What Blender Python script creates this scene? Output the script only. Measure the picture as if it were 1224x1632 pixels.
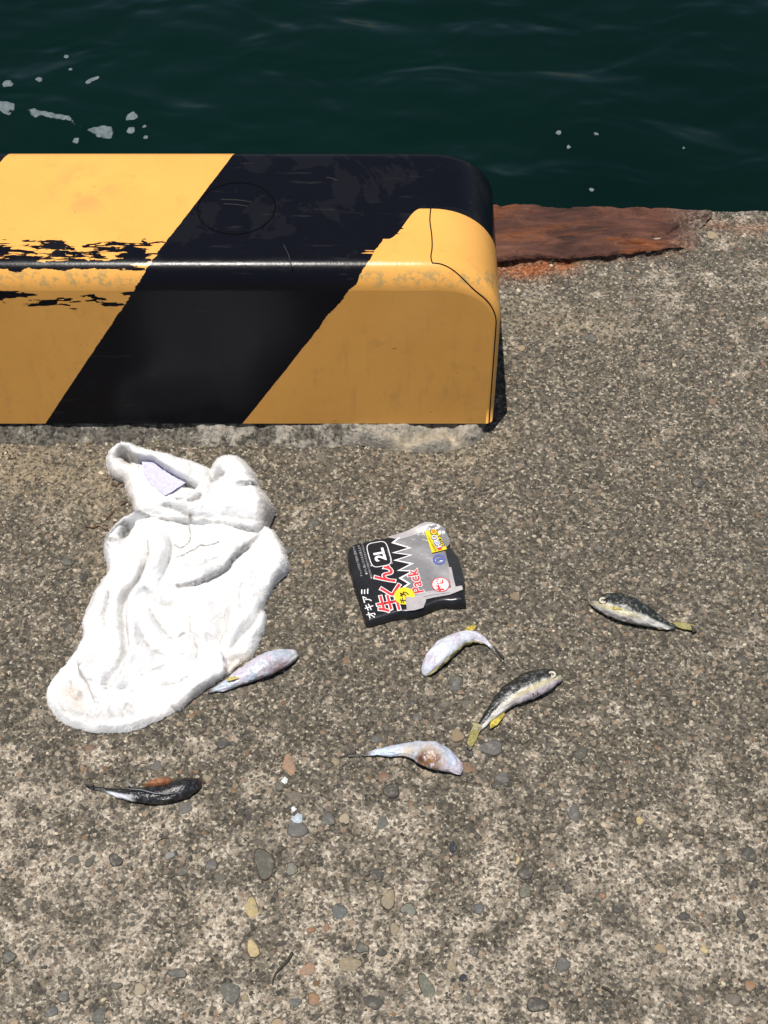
import bpy, math, random
import numpy as np
from mathutils import Vector, Matrix

# ------------------------------------------------------------------ camera, light, exposure
for _o in list(bpy.data.objects):
    bpy.data.objects.remove(_o)
scene = bpy.context.scene
COL = scene.collection
rad = math.radians

cam_data = bpy.data.cameras.new("camera")
cam = bpy.data.objects.new("camera", cam_data)
COL.objects.link(cam)
cam.location = (0.0, 0.0, 1.5)                    # held by somebody standing on the quay
cam.rotation_euler = (rad(90 - 52), 0, 0)
cam_data.sensor_fit = 'VERTICAL'
cam_data.sensor_height = 24.0
cam_data.lens = 12.0 / (816.0 / 2400.0)
cam_data.clip_start = 0.05
cam_data.clip_end = 3000.0
scene.camera = cam

SUN_TO = Vector((-0.11, -0.095, 0.99)).normalized()
world = bpy.data.worlds.new("World")
scene.world = world
world.use_nodes = True
wn = world.node_tree.nodes
bg = wn.get("Background") or wn.new("ShaderNodeBackground")
wo = wn.get("World Output") or wn.new("ShaderNodeOutputWorld")
sky = wn.new("ShaderNodeTexSky")
sky.sky_type = 'NISHITA'
sky.sun_disc = False
sky.sun_elevation = math.asin(SUN_TO.z)
sky.sun_rotation = math.atan2(SUN_TO.x, SUN_TO.y)
world.node_tree.links.new(sky.outputs[0], bg.inputs[0])
world.node_tree.links.new(bg.outputs[0], wo.inputs[0])
bg.inputs[1].default_value = 0.06
sun_data = bpy.data.lights.new("sun", 'SUN')
sun_data.energy = 4.8
sun_data.angle = rad(0.5)
sun_data.color = (1.0, 0.955, 0.89)
sun = bpy.data.objects.new("sun", sun_data)
COL.objects.link(sun)
sun.location = (-2, 1, 8)
sun.rotation_euler = (-SUN_TO).to_track_quat('-Z', 'Y').to_euler()
scene.view_settings.view_transform = 'Standard'
scene.view_settings.look = 'None'
scene.view_settings.gamma = 1.0
scene.view_settings.use_curve_mapping = False
scene.view_settings.exposure = 0.0

# ------------------------------------------------------------------ numeric helpers
rng = np.random.default_rng(7)
random.seed(7)


def _hash(ix, iy, seed):
    h = (ix.astype(np.int64) * 374761393 + iy.astype(np.int64) * 668265263 + seed * 974634777) & 0xFFFFFFFF
    h = ((h ^ (h >> 13)) * 1274126177) & 0xFFFFFFFF
    h = h ^ (h >> 16)
    return (h & 0xFFFF) / 65535.0


def vnoise(x, y, seed=0):
    x = np.asarray(x, float); y = np.asarray(y, float)
    ix = np.floor(x); iy = np.floor(y)
    fx = x - ix; fy = y - iy
    fx = fx * fx * (3 - 2 * fx); fy = fy * fy * (3 - 2 * fy)
    a = _hash(ix, iy, seed); b = _hash(ix + 1, iy, seed)
    c = _hash(ix, iy + 1, seed); d = _hash(ix + 1, iy + 1, seed)
    return (a * (1 - fx) + b * fx) * (1 - fy) + (c * (1 - fx) + d * fx) * fy


def fbm(x, y, freq, octv=4, seed=0, gain=0.5):
    """about -1..1"""
    s = 0.0; amp = 1.0; tot = 0.0
    for o in range(octv):
        s = s + amp * (vnoise(x * freq + 17.3 * o, y * freq - 9.1 * o, seed + o) * 2 - 1)
        tot += amp; amp *= gain; freq *= 2.03
    return s / tot


def smooth(a, b, x):
    t = np.clip((x - a) / (b - a), 0, 1)
    return t * t * (3 - 2 * t)


def catmull(pts, n=6, closed=False):
    p = np.array(pts, float)
    out = []
    m = len(p)
    segs = m if closed else m - 1
    for i in range(segs):
        if closed:
            p0, p1, p2, p3 = p[(i - 1) % m], p[i], p[(i + 1) % m], p[(i + 2) % m]
        else:
            p0, p1, p2, p3 = p[max(i - 1, 0)], p[i], p[i + 1], p[min(i + 2, m - 1)]
        for k in range(n):
            t = k / n
            out.append(0.5 * ((2 * p1) + (-p0 + p2) * t + (2 * p0 - 5 * p1 + 4 * p2 - p3) * t * t
                              + (-p0 + 3 * p1 - 3 * p2 + p3) * t ** 3))
    if not closed:
        out.append(p[-1])
    return np.array(out)


def seg_dist(px, py, poly, closed=False):
    """distance, signed side (+ left of the travel direction), parameter 0..1, nearest point"""
    P = np.array(poly, float)
    A = P if closed else P[:-1]
    B = np.roll(P, -1, 0) if closed else P[1:]
    best = np.full(px.shape, 1e9); side = np.zeros(px.shape); par = np.zeros(px.shape)
    nx = np.zeros(px.shape); ny = np.zeros(px.shape)
    for k in range(len(A)):
        ax, ay = A[k]; dx, dy = B[k] - A[k]
        l2 = dx * dx + dy * dy + 1e-15
        t = np.clip(((px - ax) * dx + (py - ay) * dy) / l2, 0, 1)
        qx = ax + t * dx; qy = ay + t * dy
        d = (px - qx) ** 2 + (py - qy) ** 2
        m = d < best
        best[m] = d[m]
        side[m] = np.sign(dx * (py - ay) - dy * (px - ax))[m]
        par[m] = ((k + t) / len(A))[m]
        nx[m] = qx[m]; ny[m] = qy[m]
    return np.sqrt(best), side, par, nx, ny


def inside(px, py, poly):
    P = np.array(poly, float); Q = np.roll(P, -1, 0)
    c = np.zeros(px.shape, bool)
    for (x1, y1), (x2, y2) in zip(P, Q):
        if y1 == y2:
            continue
        m = ((y1 > py) != (y2 > py)) & (px < (x2 - x1) * (py - y1) / (y2 - y1) + x1)
        c ^= m
    return c


# ------------------------------------------------------------------ object helpers
def put_props(o, label=None, cat=None, group=None, kind=None):
    if label: o['label'] = label
    if cat: o['category'] = cat
    if group: o['group'] = group
    if kind: o['kind'] = kind
    return o


def thing(name, label, cat, loc=(0, 0, 0), group=None):
    o = bpy.data.objects.new(name, None)
    o.empty_display_size = 0.02
    COL.objects.link(o)
    o.location = loc
    return put_props(o, label, cat, group)


def link_mesh(name, me, m, parent=None, shade=True):
    if m is not None and not me.materials:
        me.materials.append(m)
    if shade:
        me.polygons.foreach_set('use_smooth', np.ones(len(me.polygons), bool))
    o = bpy.data.objects.new(name, me)
    COL.objects.link(o)
    if parent is not None:
        o.parent = parent
        o.location = -Vector(parent.location)      # builders work in world metres
        if parent.parent is not None:
            o.location = (0, 0, 0)
    return o


def mesh_np(name, V, F):
    """V n x 3, F m x (3|4) or list of lists"""
    me = bpy.data.meshes.new(name)
    V = np.asarray(V, np.float32)
    if isinstance(F, np.ndarray):
        k = F.shape[1]
        me.vertices.add(len(V)); me.vertices.foreach_set('co', V.ravel())
        me.loops.add(F.size); me.loops.foreach_set('vertex_index', F.astype(np.int32).ravel())
        me.polygons.add(len(F))
        me.polygons.foreach_set('loop_start', np.arange(0, F.size, k, dtype=np.int32))
        me.update(calc_edges=True)
    else:
        me.from_pydata([tuple(v) for v in V], [], F)
        me.update()
    return me


def set_col(me, rgb, name='tint'):
    a = me.color_attributes.new(name, 'FLOAT_COLOR', 'POINT')
    c = np.ones((len(me.vertices), 4), np.float32)
    c[:, :3] = rgb
    a.data.foreach_set('color', c.ravel())


def set_val(me, name, v):
    a = me.attributes.new(name, 'FLOAT', 'POINT')
    a.data.foreach_set('value', np.asarray(v, np.float32))


def patch(name, outline, zfun, cell, lean=0.0):
    """a closed outline filled with a fine grid; zfun(x, y, d) gives the height, d = distance to the rim.
    The rim gets a skirt down to zero-ish so that it has real thickness."""
    O = np.array(outline, float)
    x0, y0 = O.min(0) - 2 * cell; x1, y1 = O.max(0) + 2 * cell
    nx = int((x1 - x0) / cell) + 1; ny = int((y1 - y0) / cell) + 1
    X, Y = np.meshgrid(x0 + np.arange(nx) * cell, y0 + np.arange(ny) * cell, indexing='ij')
    X = X.ravel(); Y = Y.ravel()
    ins = inside(X, Y, O)
    d, _, _, qx, qy = seg_dist(X, Y, O, closed=True)
    near = (~ins) & (d < cell * 1.05)
    keep = ins | near
    I = np.arange(nx * ny).reshape(nx, ny)
    q = np.stack([I[:-1, :-1], I[1:, :-1], I[1:, 1:], I[:-1, 1:]], -1).reshape(-1, 4)
    q = q[keep[q].all(1) & ins[q].any(1)]
    X2 = np.where(near, qx, X); Y2 = np.where(near, qy, Y)
    D = np.where(ins, d, 0.0)
    used = np.unique(q)
    rem = -np.ones(nx * ny, int); rem[used] = np.arange(len(used))
    q = rem[q]
    X2 = X2[used]; Y2 = Y2[used]; D = D[used]
    Z = zfun(X2, Y2, D)
    V = np.stack([X2, Y2 - lean * Z, Z], 1)
    me = mesh_np(name, V, q)
    return me, X2, Y2, D, Z


def tube(name, pts, r, sides=6, taper=None):
    P = [Vector(p) for p in pts]
    V = []; F = []
    n = len(P)
    for i, p in enumerate(P):
        t = (P[min(i + 1, n - 1)] - P[max(i - 1, 0)]).normalized()
        up = Vector((0, 0, 1)) if abs(t.z) < 0.9 else Vector((0, 1, 0))
        s = t.cross(up).normalized(); u = s.cross(t)
        rr = r * (taper(i / (n - 1)) if taper else 1)
        for k in range(sides):
            a = 2 * math.pi * k / sides
            V.append(p + (s * math.cos(a) + u * math.sin(a)) * rr)
    for i in range(n - 1):
        for k in range(sides):
            a = i * sides + k; b = i * sides + (k + 1) % sides
            F.append([a, b, b + sides, a + sides])
    F.append(list(range(sides))[::-1]); F.append([(n - 1) * sides + k for k in range(sides)])
    return mesh_np(name, np.array([tuple(v) for v in V]), F)


def fin_mesh(name, pts, zs, thick=0.0007):
    """a thin membrane: fan from the first two points (its root) with a ribbed edge"""
    n = len(pts)
    V = []; F = []
    for s in (0, 1):
        for (x, y), z in zip(pts, zs):
            V.append((x, y, z + (thick if s else 0)))
    F.append(list(range(n, 2 * n))); F.append(list(range(n))[::-1])
    for i in range(n):
        j = (i + 1) % n
        F.append([i, j, n + j, n + i])
    return mesh_np(name, np.array(V), F)


# ------------------------------------------------------------------ material helper
class Mat:
    def __init__(self, name, rough=0.6, spec=0.5):
        self.m = bpy.data.materials.new(name)
        self.m.use_nodes = True
        self.t = self.m.node_tree
        self.b = self.t.nodes.get('Principled BSDF')
        self.b.inputs['Roughness'].default_value = rough
        self.b.inputs['Specular IOR Level'].default_value = spec
        self._tc = None

    def new(self, k, **kw):
        n = self.t.nodes.new(k)
        for a, v in kw.items():
            setattr(n, a, v)
        return n

    def con(self, sock, v):
        if isinstance(v, bpy.types.NodeSocket):
            self.t.links.new(v, sock)
        elif isinstance(v, (tuple, list)) and len(v) == 3 and sock.type == 'RGBA':
            sock.default_value = (*v, 1)
        else:
            sock.default_value = v

    def obj(self):
        if not self._tc:
            self._tc = self.new('ShaderNodeTexCoord')
        return self._tc.outputs['Object']

    def attr(self, name, out='Fac'):
        n = self.new('ShaderNodeAttribute'); n.attribute_name = name
        return n.outputs[out]

    def math(self, op, a, b=0.0, c=0.0, clamp=False):
        n = self.new('ShaderNodeMath', operation=op, use_clamp=clamp)
        self.con(n.inputs[0], a); self.con(n.inputs[1], b); self.con(n.inputs[2], c)
        return n.outputs[0]

    def scale(self, v, s):
        n = self.new('ShaderNodeVectorMath', operation='MULTIPLY')
        self.con(n.inputs[0], v); n.inputs[1].default_value = s
        return n.outputs[0]

    def noise(self, scale, detail=4, rough=0.55, vec=None, dist=0.0):
        n = self.new('ShaderNodeTexNoise')
        self.con(n.inputs['Vector'], vec or self.obj())
        n.inputs['Scale'].default_value = scale; n.inputs['Detail'].default_value = detail
        n.inputs['Roughness'].default_value = rough; n.inputs['Distortion'].default_value = dist
        return n.outputs['Fac']

    def voro(self, scale, vec=None, feature='F1', rand=1.0):
        n = self.new('ShaderNodeTexVoronoi', feature=feature)
        self.con(n.inputs['Vector'], vec or self.obj())
        n.inputs['Scale'].default_value = scale
        n.inputs['Randomness'].default_value = rand
        return n

    def ss(self, v, a, b):
        n = self.new('ShaderNodeMapRange', interpolation_type='SMOOTHSTEP')
        self.con(n.inputs['Value'], v)
        n.inputs['From Min'].default_value = a; n.inputs['From Max'].default_value = b
        return n.outputs['Result']

    def ramp(self, f, stops, interp='LINEAR'):
        n = self.new('ShaderNodeValToRGB')
        n.color_ramp.interpolation = interp
        e = n.color_ramp.elements
        while len(e) < len(stops):
            e.new(0.5)
        for el, (p, c) in zip(e, stops):
            el.position = p; el.color = (*c, 1)
        self.con(n.inputs[0], f)
        return n.outputs['Color']

    def mix(self, f, a, b, blend='MIX'):
        n = self.new('ShaderNodeMix', data_type='RGBA', blend_type=blend)
        self.con(n.inputs[0], f); self.con(n.inputs[6], a); self.con(n.inputs[7], b)
        return n.outputs[2]

    def sep(self, v):
        n = self.new('ShaderNodeSeparateXYZ'); self.con(n.inputs[0], v)
        return n.outputs

    def bump(self, h, strength=0.5, dist=0.001, normal=None):
        n = self.new('ShaderNodeBump')
        n.inputs['Strength'].default_value = strength; n.inputs['Distance'].default_value = dist
        self.con(n.inputs['Height'], h)
        if normal: self.con(n.inputs['Normal'], normal)
        return n.outputs[0]

    def color(self, c): self.con(self.b.inputs['Base Color'], c); return self
    def rough(self, c): self.con(self.b.inputs['Roughness'], c); return self
    def normal(self, c): self.con(self.b.inputs['Normal'], c); return self


def simple_mat(name, rgb, rough=0.6, spec=0.5, var=0.25, scale=300, bump=0.0):
    M = Mat(name, rough, spec)
    f = M.noise(scale, 3)
    d = tuple(c * (1 - var) for c in rgb); l = tuple(min(1, c * (1 + var)) for c in rgb)
    M.color(M.ramp(f, [(0.3, d), (0.7, l)]))
    if bump:
        M.normal(M.bump(f, bump, 0.001))
    return M.m


# ------------------------------------------------------------------ materials: quay
def concrete_material():
    M = Mat('weathered_concrete', 0.9, 0.25)
    o = M.obj()
    x, y, z = M.sep(o)
    big = M.noise(3.2, 3, 0.5)
    patch_n = M.noise(21, 8, 0.66)
    # worn cream cement shows most on the walked part of the quay, dark exposed aggregate in the middle
    near = M.math('ADD', M.ss(y, 0.95, 0.62), M.math('MULTIPLY', M.ss(y, 1.38, 1.60), 0.45))
    pm = M.math('ADD', patch_n, M.math('MULTIPLY_ADD', near, 0.14, M.math('MULTIPLY_ADD', big, 0.16, -0.155)))
    cement = M.ss(pm, 0.46, 0.64)
    g1 = M.voro(300)
    r1 = M.sep(g1.outputs['Color'])
    g2 = M.voro(150)
    r2 = M.sep(g2.outputs['Color'])
    g3 = M.voro(560)
    r3 = M.sep(g3.outputs['Color'])
    dark = [(0.0, (.036, .032, .025)), (0.35, (.082, .072, .055)), (0.62, (.132, .115, .088)), (0.82, (.195, .166, .124)), (0.93, (.31, .265, .20)), (1.0, (.48, .42, .335))]
    lite = [(0.0, (.07, .060, .048)), (0.25, (.17, .147, .115)), (0.5, (.33, .28, .215)), (0.8, (.46, .395, .31)), (1.0, (.62, .55, .45))]
    mixr = M.math('MULTIPLY_ADD', r3[0], 0.4, M.math('MULTIPLY', r1[0], 0.6))
    cd = M.ramp(mixr, [(p * 0.8 + 0.1, c) for p, c in dark])
    cl = M.ramp(mixr, [(p * 0.8 + 0.1, c) for p, c in lite])
    c = M.mix(cement, cd, cl)
    # middle-sized grains of the exposed aggregate
    pick = M.math('LESS_THAN', r2[1], 0.30)
    core = M.math('MULTIPLY', pick, M.ss(g2.outputs['Distance'], 0.52, 0.40))
    gcol = M.ramp(r2[2], [(0.0, (.045, .042, .038)), (0.45, (.10, .095, .082)), (0.75, (.16, .135, .11)), (0.9, (.27, .19, .13)), (1.0, (.36, .31, .24))])
    c = M.mix(M.math('MULTIPLY', core, 0.8), c, gcol)
    # sand blown against the wheel stop, rust bleeding from the steel edging
    c = M.mix(M.math('MULTIPLY', M.math('MULTIPLY', M.attr('sand'), M.ss(mixr, 0.18, 0.55)), M.math('MULTIPLY_ADD', M.noise(45, 5, 0.7), 2.6, -0.75, clamp=True)), c, (.33, .265, .175))
    rst = M.math('MULTIPLY', M.attr('rust'), M.ss(patch_n, 0.2, 0.6))
    c = M.mix(rst, c, M.ramp(mixr, [(0.2, (.12, .035, .014)), (0.8, (.40, .15, .055))]))
    grime = M.noise(5.5, 5, 0.6, dist=0.4)
    c = M.mix(M.math('MULTIPLY', M.ss(grime, 0.48, 0.74), 0.24), c, (.085, .077, .062), 'MIX')
    M.color(c)
    h = M.math('ADD', M.math('MULTIPLY', g1.outputs['Distance'], -0.6), M.math('MULTIPLY', M.noise(700, 3), 0.6))
    h = M.math('ADD', h, M.math('MULTIPLY', cement, 0.5))
    n1 = M.bump(h, 0.75, 0.0016)
    M.normal(M.bump(M.noise(120, 5, 0.65), 0.6, 0.004, n1))
    return M.m


def pebble_material():
    M = Mat('river_pebble', 0.75, 0.3)
    info = M.new('ShaderNodeObjectInfo')
    c = M.ramp(info.outputs['Random'], [(0.0, (.05, .048, .042)), (0.22, (.085, .082, .07)), (0.45, (.12, .115, .095)), (0.62, (.15, .125, .10)),
                                        (0.76, (.105, .108, .095)), (0.86, (.20, .145, .10)), (0.94, (.30, .22, .13)), (1.0, (.34, .28, .2))])
    n = M.noise(420, 4)
    c = M.mix(0.55, c, M.ramp(n, [(0.3, (.25, .25, .25)), (0.7, (.8, .8, .8))]), 'OVERLAY')
    wpos = M.new('ShaderNodeNewGeometry').outputs['Position']
    film = M.ss(M.noise(190, 6, 0.72, wpos), 0.50, 0.62)
    c = M.mix(M.math('MULTIPLY', film, 0.6), c, (.23, .20, .16))
    M.color(c); M.normal(M.bump(n, 0.5, 0.0006))
    return M.m


def tinted_pebble(name, rgb):
    M = Mat(name, 0.72, 0.3)
    wpos = M.new('ShaderNodeNewGeometry').outputs['Position']
    n = M.noise(320, 5, 0.65, wpos)
    film = M.ss(M.noise(150, 6, 0.72, wpos), 0.51, 0.62)
    M.color(M.mix(M.math('MULTIPLY', film, 0.7), M.ramp(n, [(0.25, tuple(v * 0.62 for v in rgb)), (0.75, tuple(v * 1.25 for v in rgb))]), (.22, .195, .155)))
    M.normal(M.bump(n, 0.4, 0.0006))
    return M.m


def tint_material(name, rough=0.6, spec=0.5, bump=0.0, scale=500, speck=0.0):
    """colour from the mesh's own 'tint' attribute (the thing's albedo), with fine grain"""
    M = Mat(name, rough, spec)
    c = M.attr('tint', 'Color')
    n = M.noise(scale, 4)
    c = M.mix(0.45, c, M.ramp(n, [(0.3, (.32, .32, .32)), (0.7, (.68, .68, .68))]), 'OVERLAY')
    M.color(c)
    if bump: M.normal(M.bump(n, bump, 0.0008))
    return M.m


CONCRETE = concrete_material()
PEBBLE = pebble_material()

# ------------------------------------------------------------------ the quay (structure)
EDGE_Y = 1.746
SEA_Z = -1.5


def grow(a, b, first, ratio):
    """growing steps from a outwards to b"""
    out = []; s = first; p = a
    sg = 1 if b > a else -1
    while (b - p) * sg > s:
        p += sg * s; out.append(p); s *= ratio
    out.append(b)
    return out


xs_in = np.arange(-0.80, 0.8001, 0.003)
xs = np.array(grow(-0.80, -40, 0.006, 1.25)[::-1] + list(xs_in) + grow(0.80, 40, 0.006, 1.25))
ys_in = np.arange(0.44, EDGE_Y - 0.001, 0.003)
ys = np.array(grow(0.44, -25, 0.006, 1.25)[::-1] + list(ys_in))
PX, PY = np.meshgrid(xs, ys, indexing='ij')


GROOVE = [(0.1347,1.6282), (0.1712,1.6295), (0.2005,1.6335), (0.2353,1.6348), (0.2625,1.6335), (0.2856,1.6375), (0.3195,1.6388), (0.3410,1.6441), (0.3592,1.6428), (0.3829,1.6508), (0.4110,1.6562), (0.4337,1.6616)]


def ground_z(x, y):
    z = 0.0016 * fbm(x, y, 4, 2, 3) + 0.0011 * fbm(x, y, 38, 3, 5) + 0.0010 * fbm(x, y, 160, 2, 9)
    pits = vnoise(x * 75, y * 75, 21)
    z = z - 0.0022 * smooth(0.80, 0.97, pits)
    gd = seg_dist(np.ravel(x), np.ravel(y), GROOVE)[0].reshape(np.shape(x))
    z = z - 0.012 * np.exp(-(gd / 0.0042) ** 2)
    # the rim of the quay has crumbled
    z = z - smooth(EDGE_Y - 0.05, EDGE_Y, y) * (0.002 + 0.006 * vnoise(x * 40, y * 60, 31))
    return z


near_mask = (np.abs(PX) < 1.2) & (PY > 0.2)
PZ = np.where(near_mask, ground_z(PX, PY), 0.0)
rim_x = xs
rim_y = EDGE_Y + 0.006 * fbm(xs, xs * 0 + 2.0, 14, 4, 44)
rows = [(PX, PY, PZ)]
ext = [(rim_y, -0.004), (rim_y + 0.004, -0.014), (rim_y + 0.003, -0.06), (rim_y, -0.5), (rim_y, -3.0)]
EX = np.concatenate([PX] + [rim_x[:, None]] * 5, 1)
EY = np.concatenate([PY] + [e[0][:, None] for e in ext], 1)
EZ = np.concatenate([PZ] + [np.full((len(xs), 1), e[1]) for e in ext], 1)
nxq, nyq = EX.shape
I = np.arange(nxq * nyq).reshape(nxq, nyq)
Q = np.stack([I[:-1, :-1], I[1:, :-1], I[1:, 1:], I[:-1, 1:]], -1).reshape(-1, 4)
quay_me = mesh_np('quay', np.stack([EX.ravel(), EY.ravel(), EZ.ravel()], 1), Q)
fx, fy = EX.ravel(), EY.ravel()
d1, _, _, _, _ = seg_dist(fx, fy, [(0.1163,1.6229), (0.1704,1.6136), (0.2161,1.6189), (0.2622,1.6295)])
d2, _, _, _, _ = seg_dist(fx, fy, [(0.4746,1.7220), (0.5286,1.7081), (0.5689,1.7040)])
d3, _, _, _, _ = seg_dist(fx, fy, [(0.1721,1.6495), (0.3183,1.6455), (0.4293,1.6562)])
rustv = np.clip(1.25 * np.exp(-(d1 / 0.020) ** 2) + 0.35 * np.exp(-(d2 / 0.016) ** 2) + 0.22 * np.exp(-(d3 / 0.016) ** 2), 0, 1)
set_val(quay_me, 'rust', rustv)
s1, _, _, _, _ = seg_dist(fx, fy, [(-0.5276,1.2346), (-0.4482,1.2451), (-0.3720,1.2189)])
s2, _, _, _, _ = seg_dist(fx, fy, [(0.1839,1.5265), (0.2449,1.5140), (0.3054,1.5016)])
s3, _, _, _, _ = seg_dist(fx, fy, [(0.0228,1.2557), (0.1044,1.2610), (0.1632,1.2933)])
s4, _, _, _, _ = seg_dist(fx, fy, [(-0.3546,1.1381), (-0.3293,1.0520)])
sandv = np.clip(1.1 * np.exp(-(s1 / 0.045) ** 2) + 0.6 * np.exp(-(s2 / 0.04) ** 2) + 0.5 * np.exp(-(s3 / 0.022) ** 2) + 0.5 * np.exp(-(s4 / 0.03) ** 2), 0, 1)
set_val(quay_me, 'sand', sandv)
quay = link_mesh('quay', quay_me, CONCRETE)
put_props(quay, 'weathered concrete quay surface with exposed aggregate', None, None, 'structure')

# fine aggregate: thousands of tiny half-sunk grains, one uncountable mass
NG = 15000
gx = rng.uniform(-0.70, 0.70, NG); gy = rng.uniform(0.46, 1.74, NG)
gr = 0.0011 + 0.0030 * rng.random(NG) ** 2.6
ico_v = []; ring = 6
base = [(math.cos(2 * math.pi * k / ring), math.sin(2 * math.pi * k / ring), 0.0) for k in range(ring)]
top = [(0.62 * math.cos(2 * math.pi * (k + .5) / ring), 0.62 * math.sin(2 * math.pi * (k + .5) / ring), 0.75) for k in range(ring)]
unit = np.array(base + top + [(0, 0, 0.92)])
fac = []
for k in range(ring):
    j = (k + 1) % ring
    fac += [[k, j, ring + k], [j, ring + j, ring + k], [ring + k, ring + j, 2 * ring]]
fac = np.array(fac)
nv = len(unit)
ang = rng.uniform(0, 6.28, NG); asp = rng.uniform(0.6, 1.0, NG); hgt = rng.uniform(0.35, 0.75, NG)
jit = rng.uniform(0.75, 1.2, (NG, nv))
U = unit[None] * np.stack([gr, gr * asp, gr * hgt], 1)[:, None, :]
U[:, :, :2] *= jit[:, :, None]
ca, sa = np.cos(ang)[:, None], np.sin(ang)[:, None]
VX = U[:, :, 0] * ca - U[:, :, 1] * sa + gx[:, None]
VY = U[:, :, 0] * sa + U[:, :, 1] * ca + gy[:, None]
VZ = U[:, :, 2] + (ground_z(gx, gy) - 0.35 * gr * hgt)[:, None]
ag_me = mesh_np('aggregate', np.stack([VX.ravel(), VY.ravel(), VZ.ravel()], 1),
                (fac[None] + (np.arange(NG) * nv)[:, None, None]).reshape(-1, 3))
pal = np.array([(.07, .065, .056), (.12, .11, .092), (.17, .15, .12), (.24, .20, .155), (.36, .31, .25), (.50, .45, .38), (.22, .14, .09), (.10, .10, .095)])
pk = rng.choice(len(pal), NG, p=[.17, .2, .17, .12, .13, .09, .04, .08])
ag_col = pal[pk] * np.array([0.92, 0.865, 0.75]) * rng.uniform(0.75, 1.25, (NG, 1))
set_col(ag_me, np.repeat(ag_col, nv, 0))
ag = link_mesh('aggregate', ag_me, tint_material('aggregate_grain', 0.85, 0.3, 0.4, 900), quay, shade=False)
put_props(ag, None, None, None, 'stuff')

# pebbles cast into the concrete, worn flush: one object each, sharing a dozen meshes
peb_meshes = []
RIM = simple_mat('dirt_joint', (.050, .043, .034), 0.95, 0.1, 0.4, 500)
for k in range(14):
    n = 18
    ph = np.linspace(0, 2 * math.pi, n, endpoint=False)
    lob = 1 + 0.16 * np.sin(2 * ph + rng.uniform(0, 6)) * rng.random() + 0.11 * np.sin(3 * ph + rng.uniform(0, 6)) + rng.uniform(-.05, .05, n)
    V = []
    for (s, zz) in ((1.09, -0.5), (1.07, 0.10), (1.0, 0.13), (1.0, 0.10), (0.90, 0.55), (0.55, 0.92)):
        for a, l in zip(ph, lob):
            V.append((math.cos(a) * l * s, math.sin(a) * l * s, zz + rng.uniform(-.05, .05)))
    V.append((0, 0, 1.0))
    F = []
    for r_ in range(5):
        for i in range(n):
            j = (i + 1) % n
            F.append([r_ * n + i, r_ * n + j, (r_ + 1) * n + j, (r_ + 1) * n + i])
    for i in range(n):
        F.append([5 * n + i, 5 * n + (i + 1) % n, 6 * n])
    me = mesh_np('pebble', np.array(V), F)
    peb_meshes.append(me)
    me.materials.append(PEBBLE); me.materials.append(RIM)
    me.polygons.foreach_set('material_index', np.array([1 if i < 2 * n else 0 for i in range(len(F))], np.int32))
placed = []


def pebble(x, y, rx, ry, rot, m=None, proud=0.0011):
    me = random.choice(peb_meshes)
    o = bpy.data.objects.new('pebble', me)
    COL.objects.link(o)
    o.parent = quay
    gz = float(ground_z(np.array([x]), np.array([y]))[0])
    o.location = (x, y, gz)
    o.rotation_euler = (random.uniform(-.03, .03), random.uniform(-.03, .03), rot)
    o.scale = (rx, ry, proud + 0.06 * min(rx, ry))
    if m is not None:
        o.material_slots[0].link = 'OBJECT'
        o.material_slots[0].material = m
    placed.append((x, y, max(rx, ry)))
    return o


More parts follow.
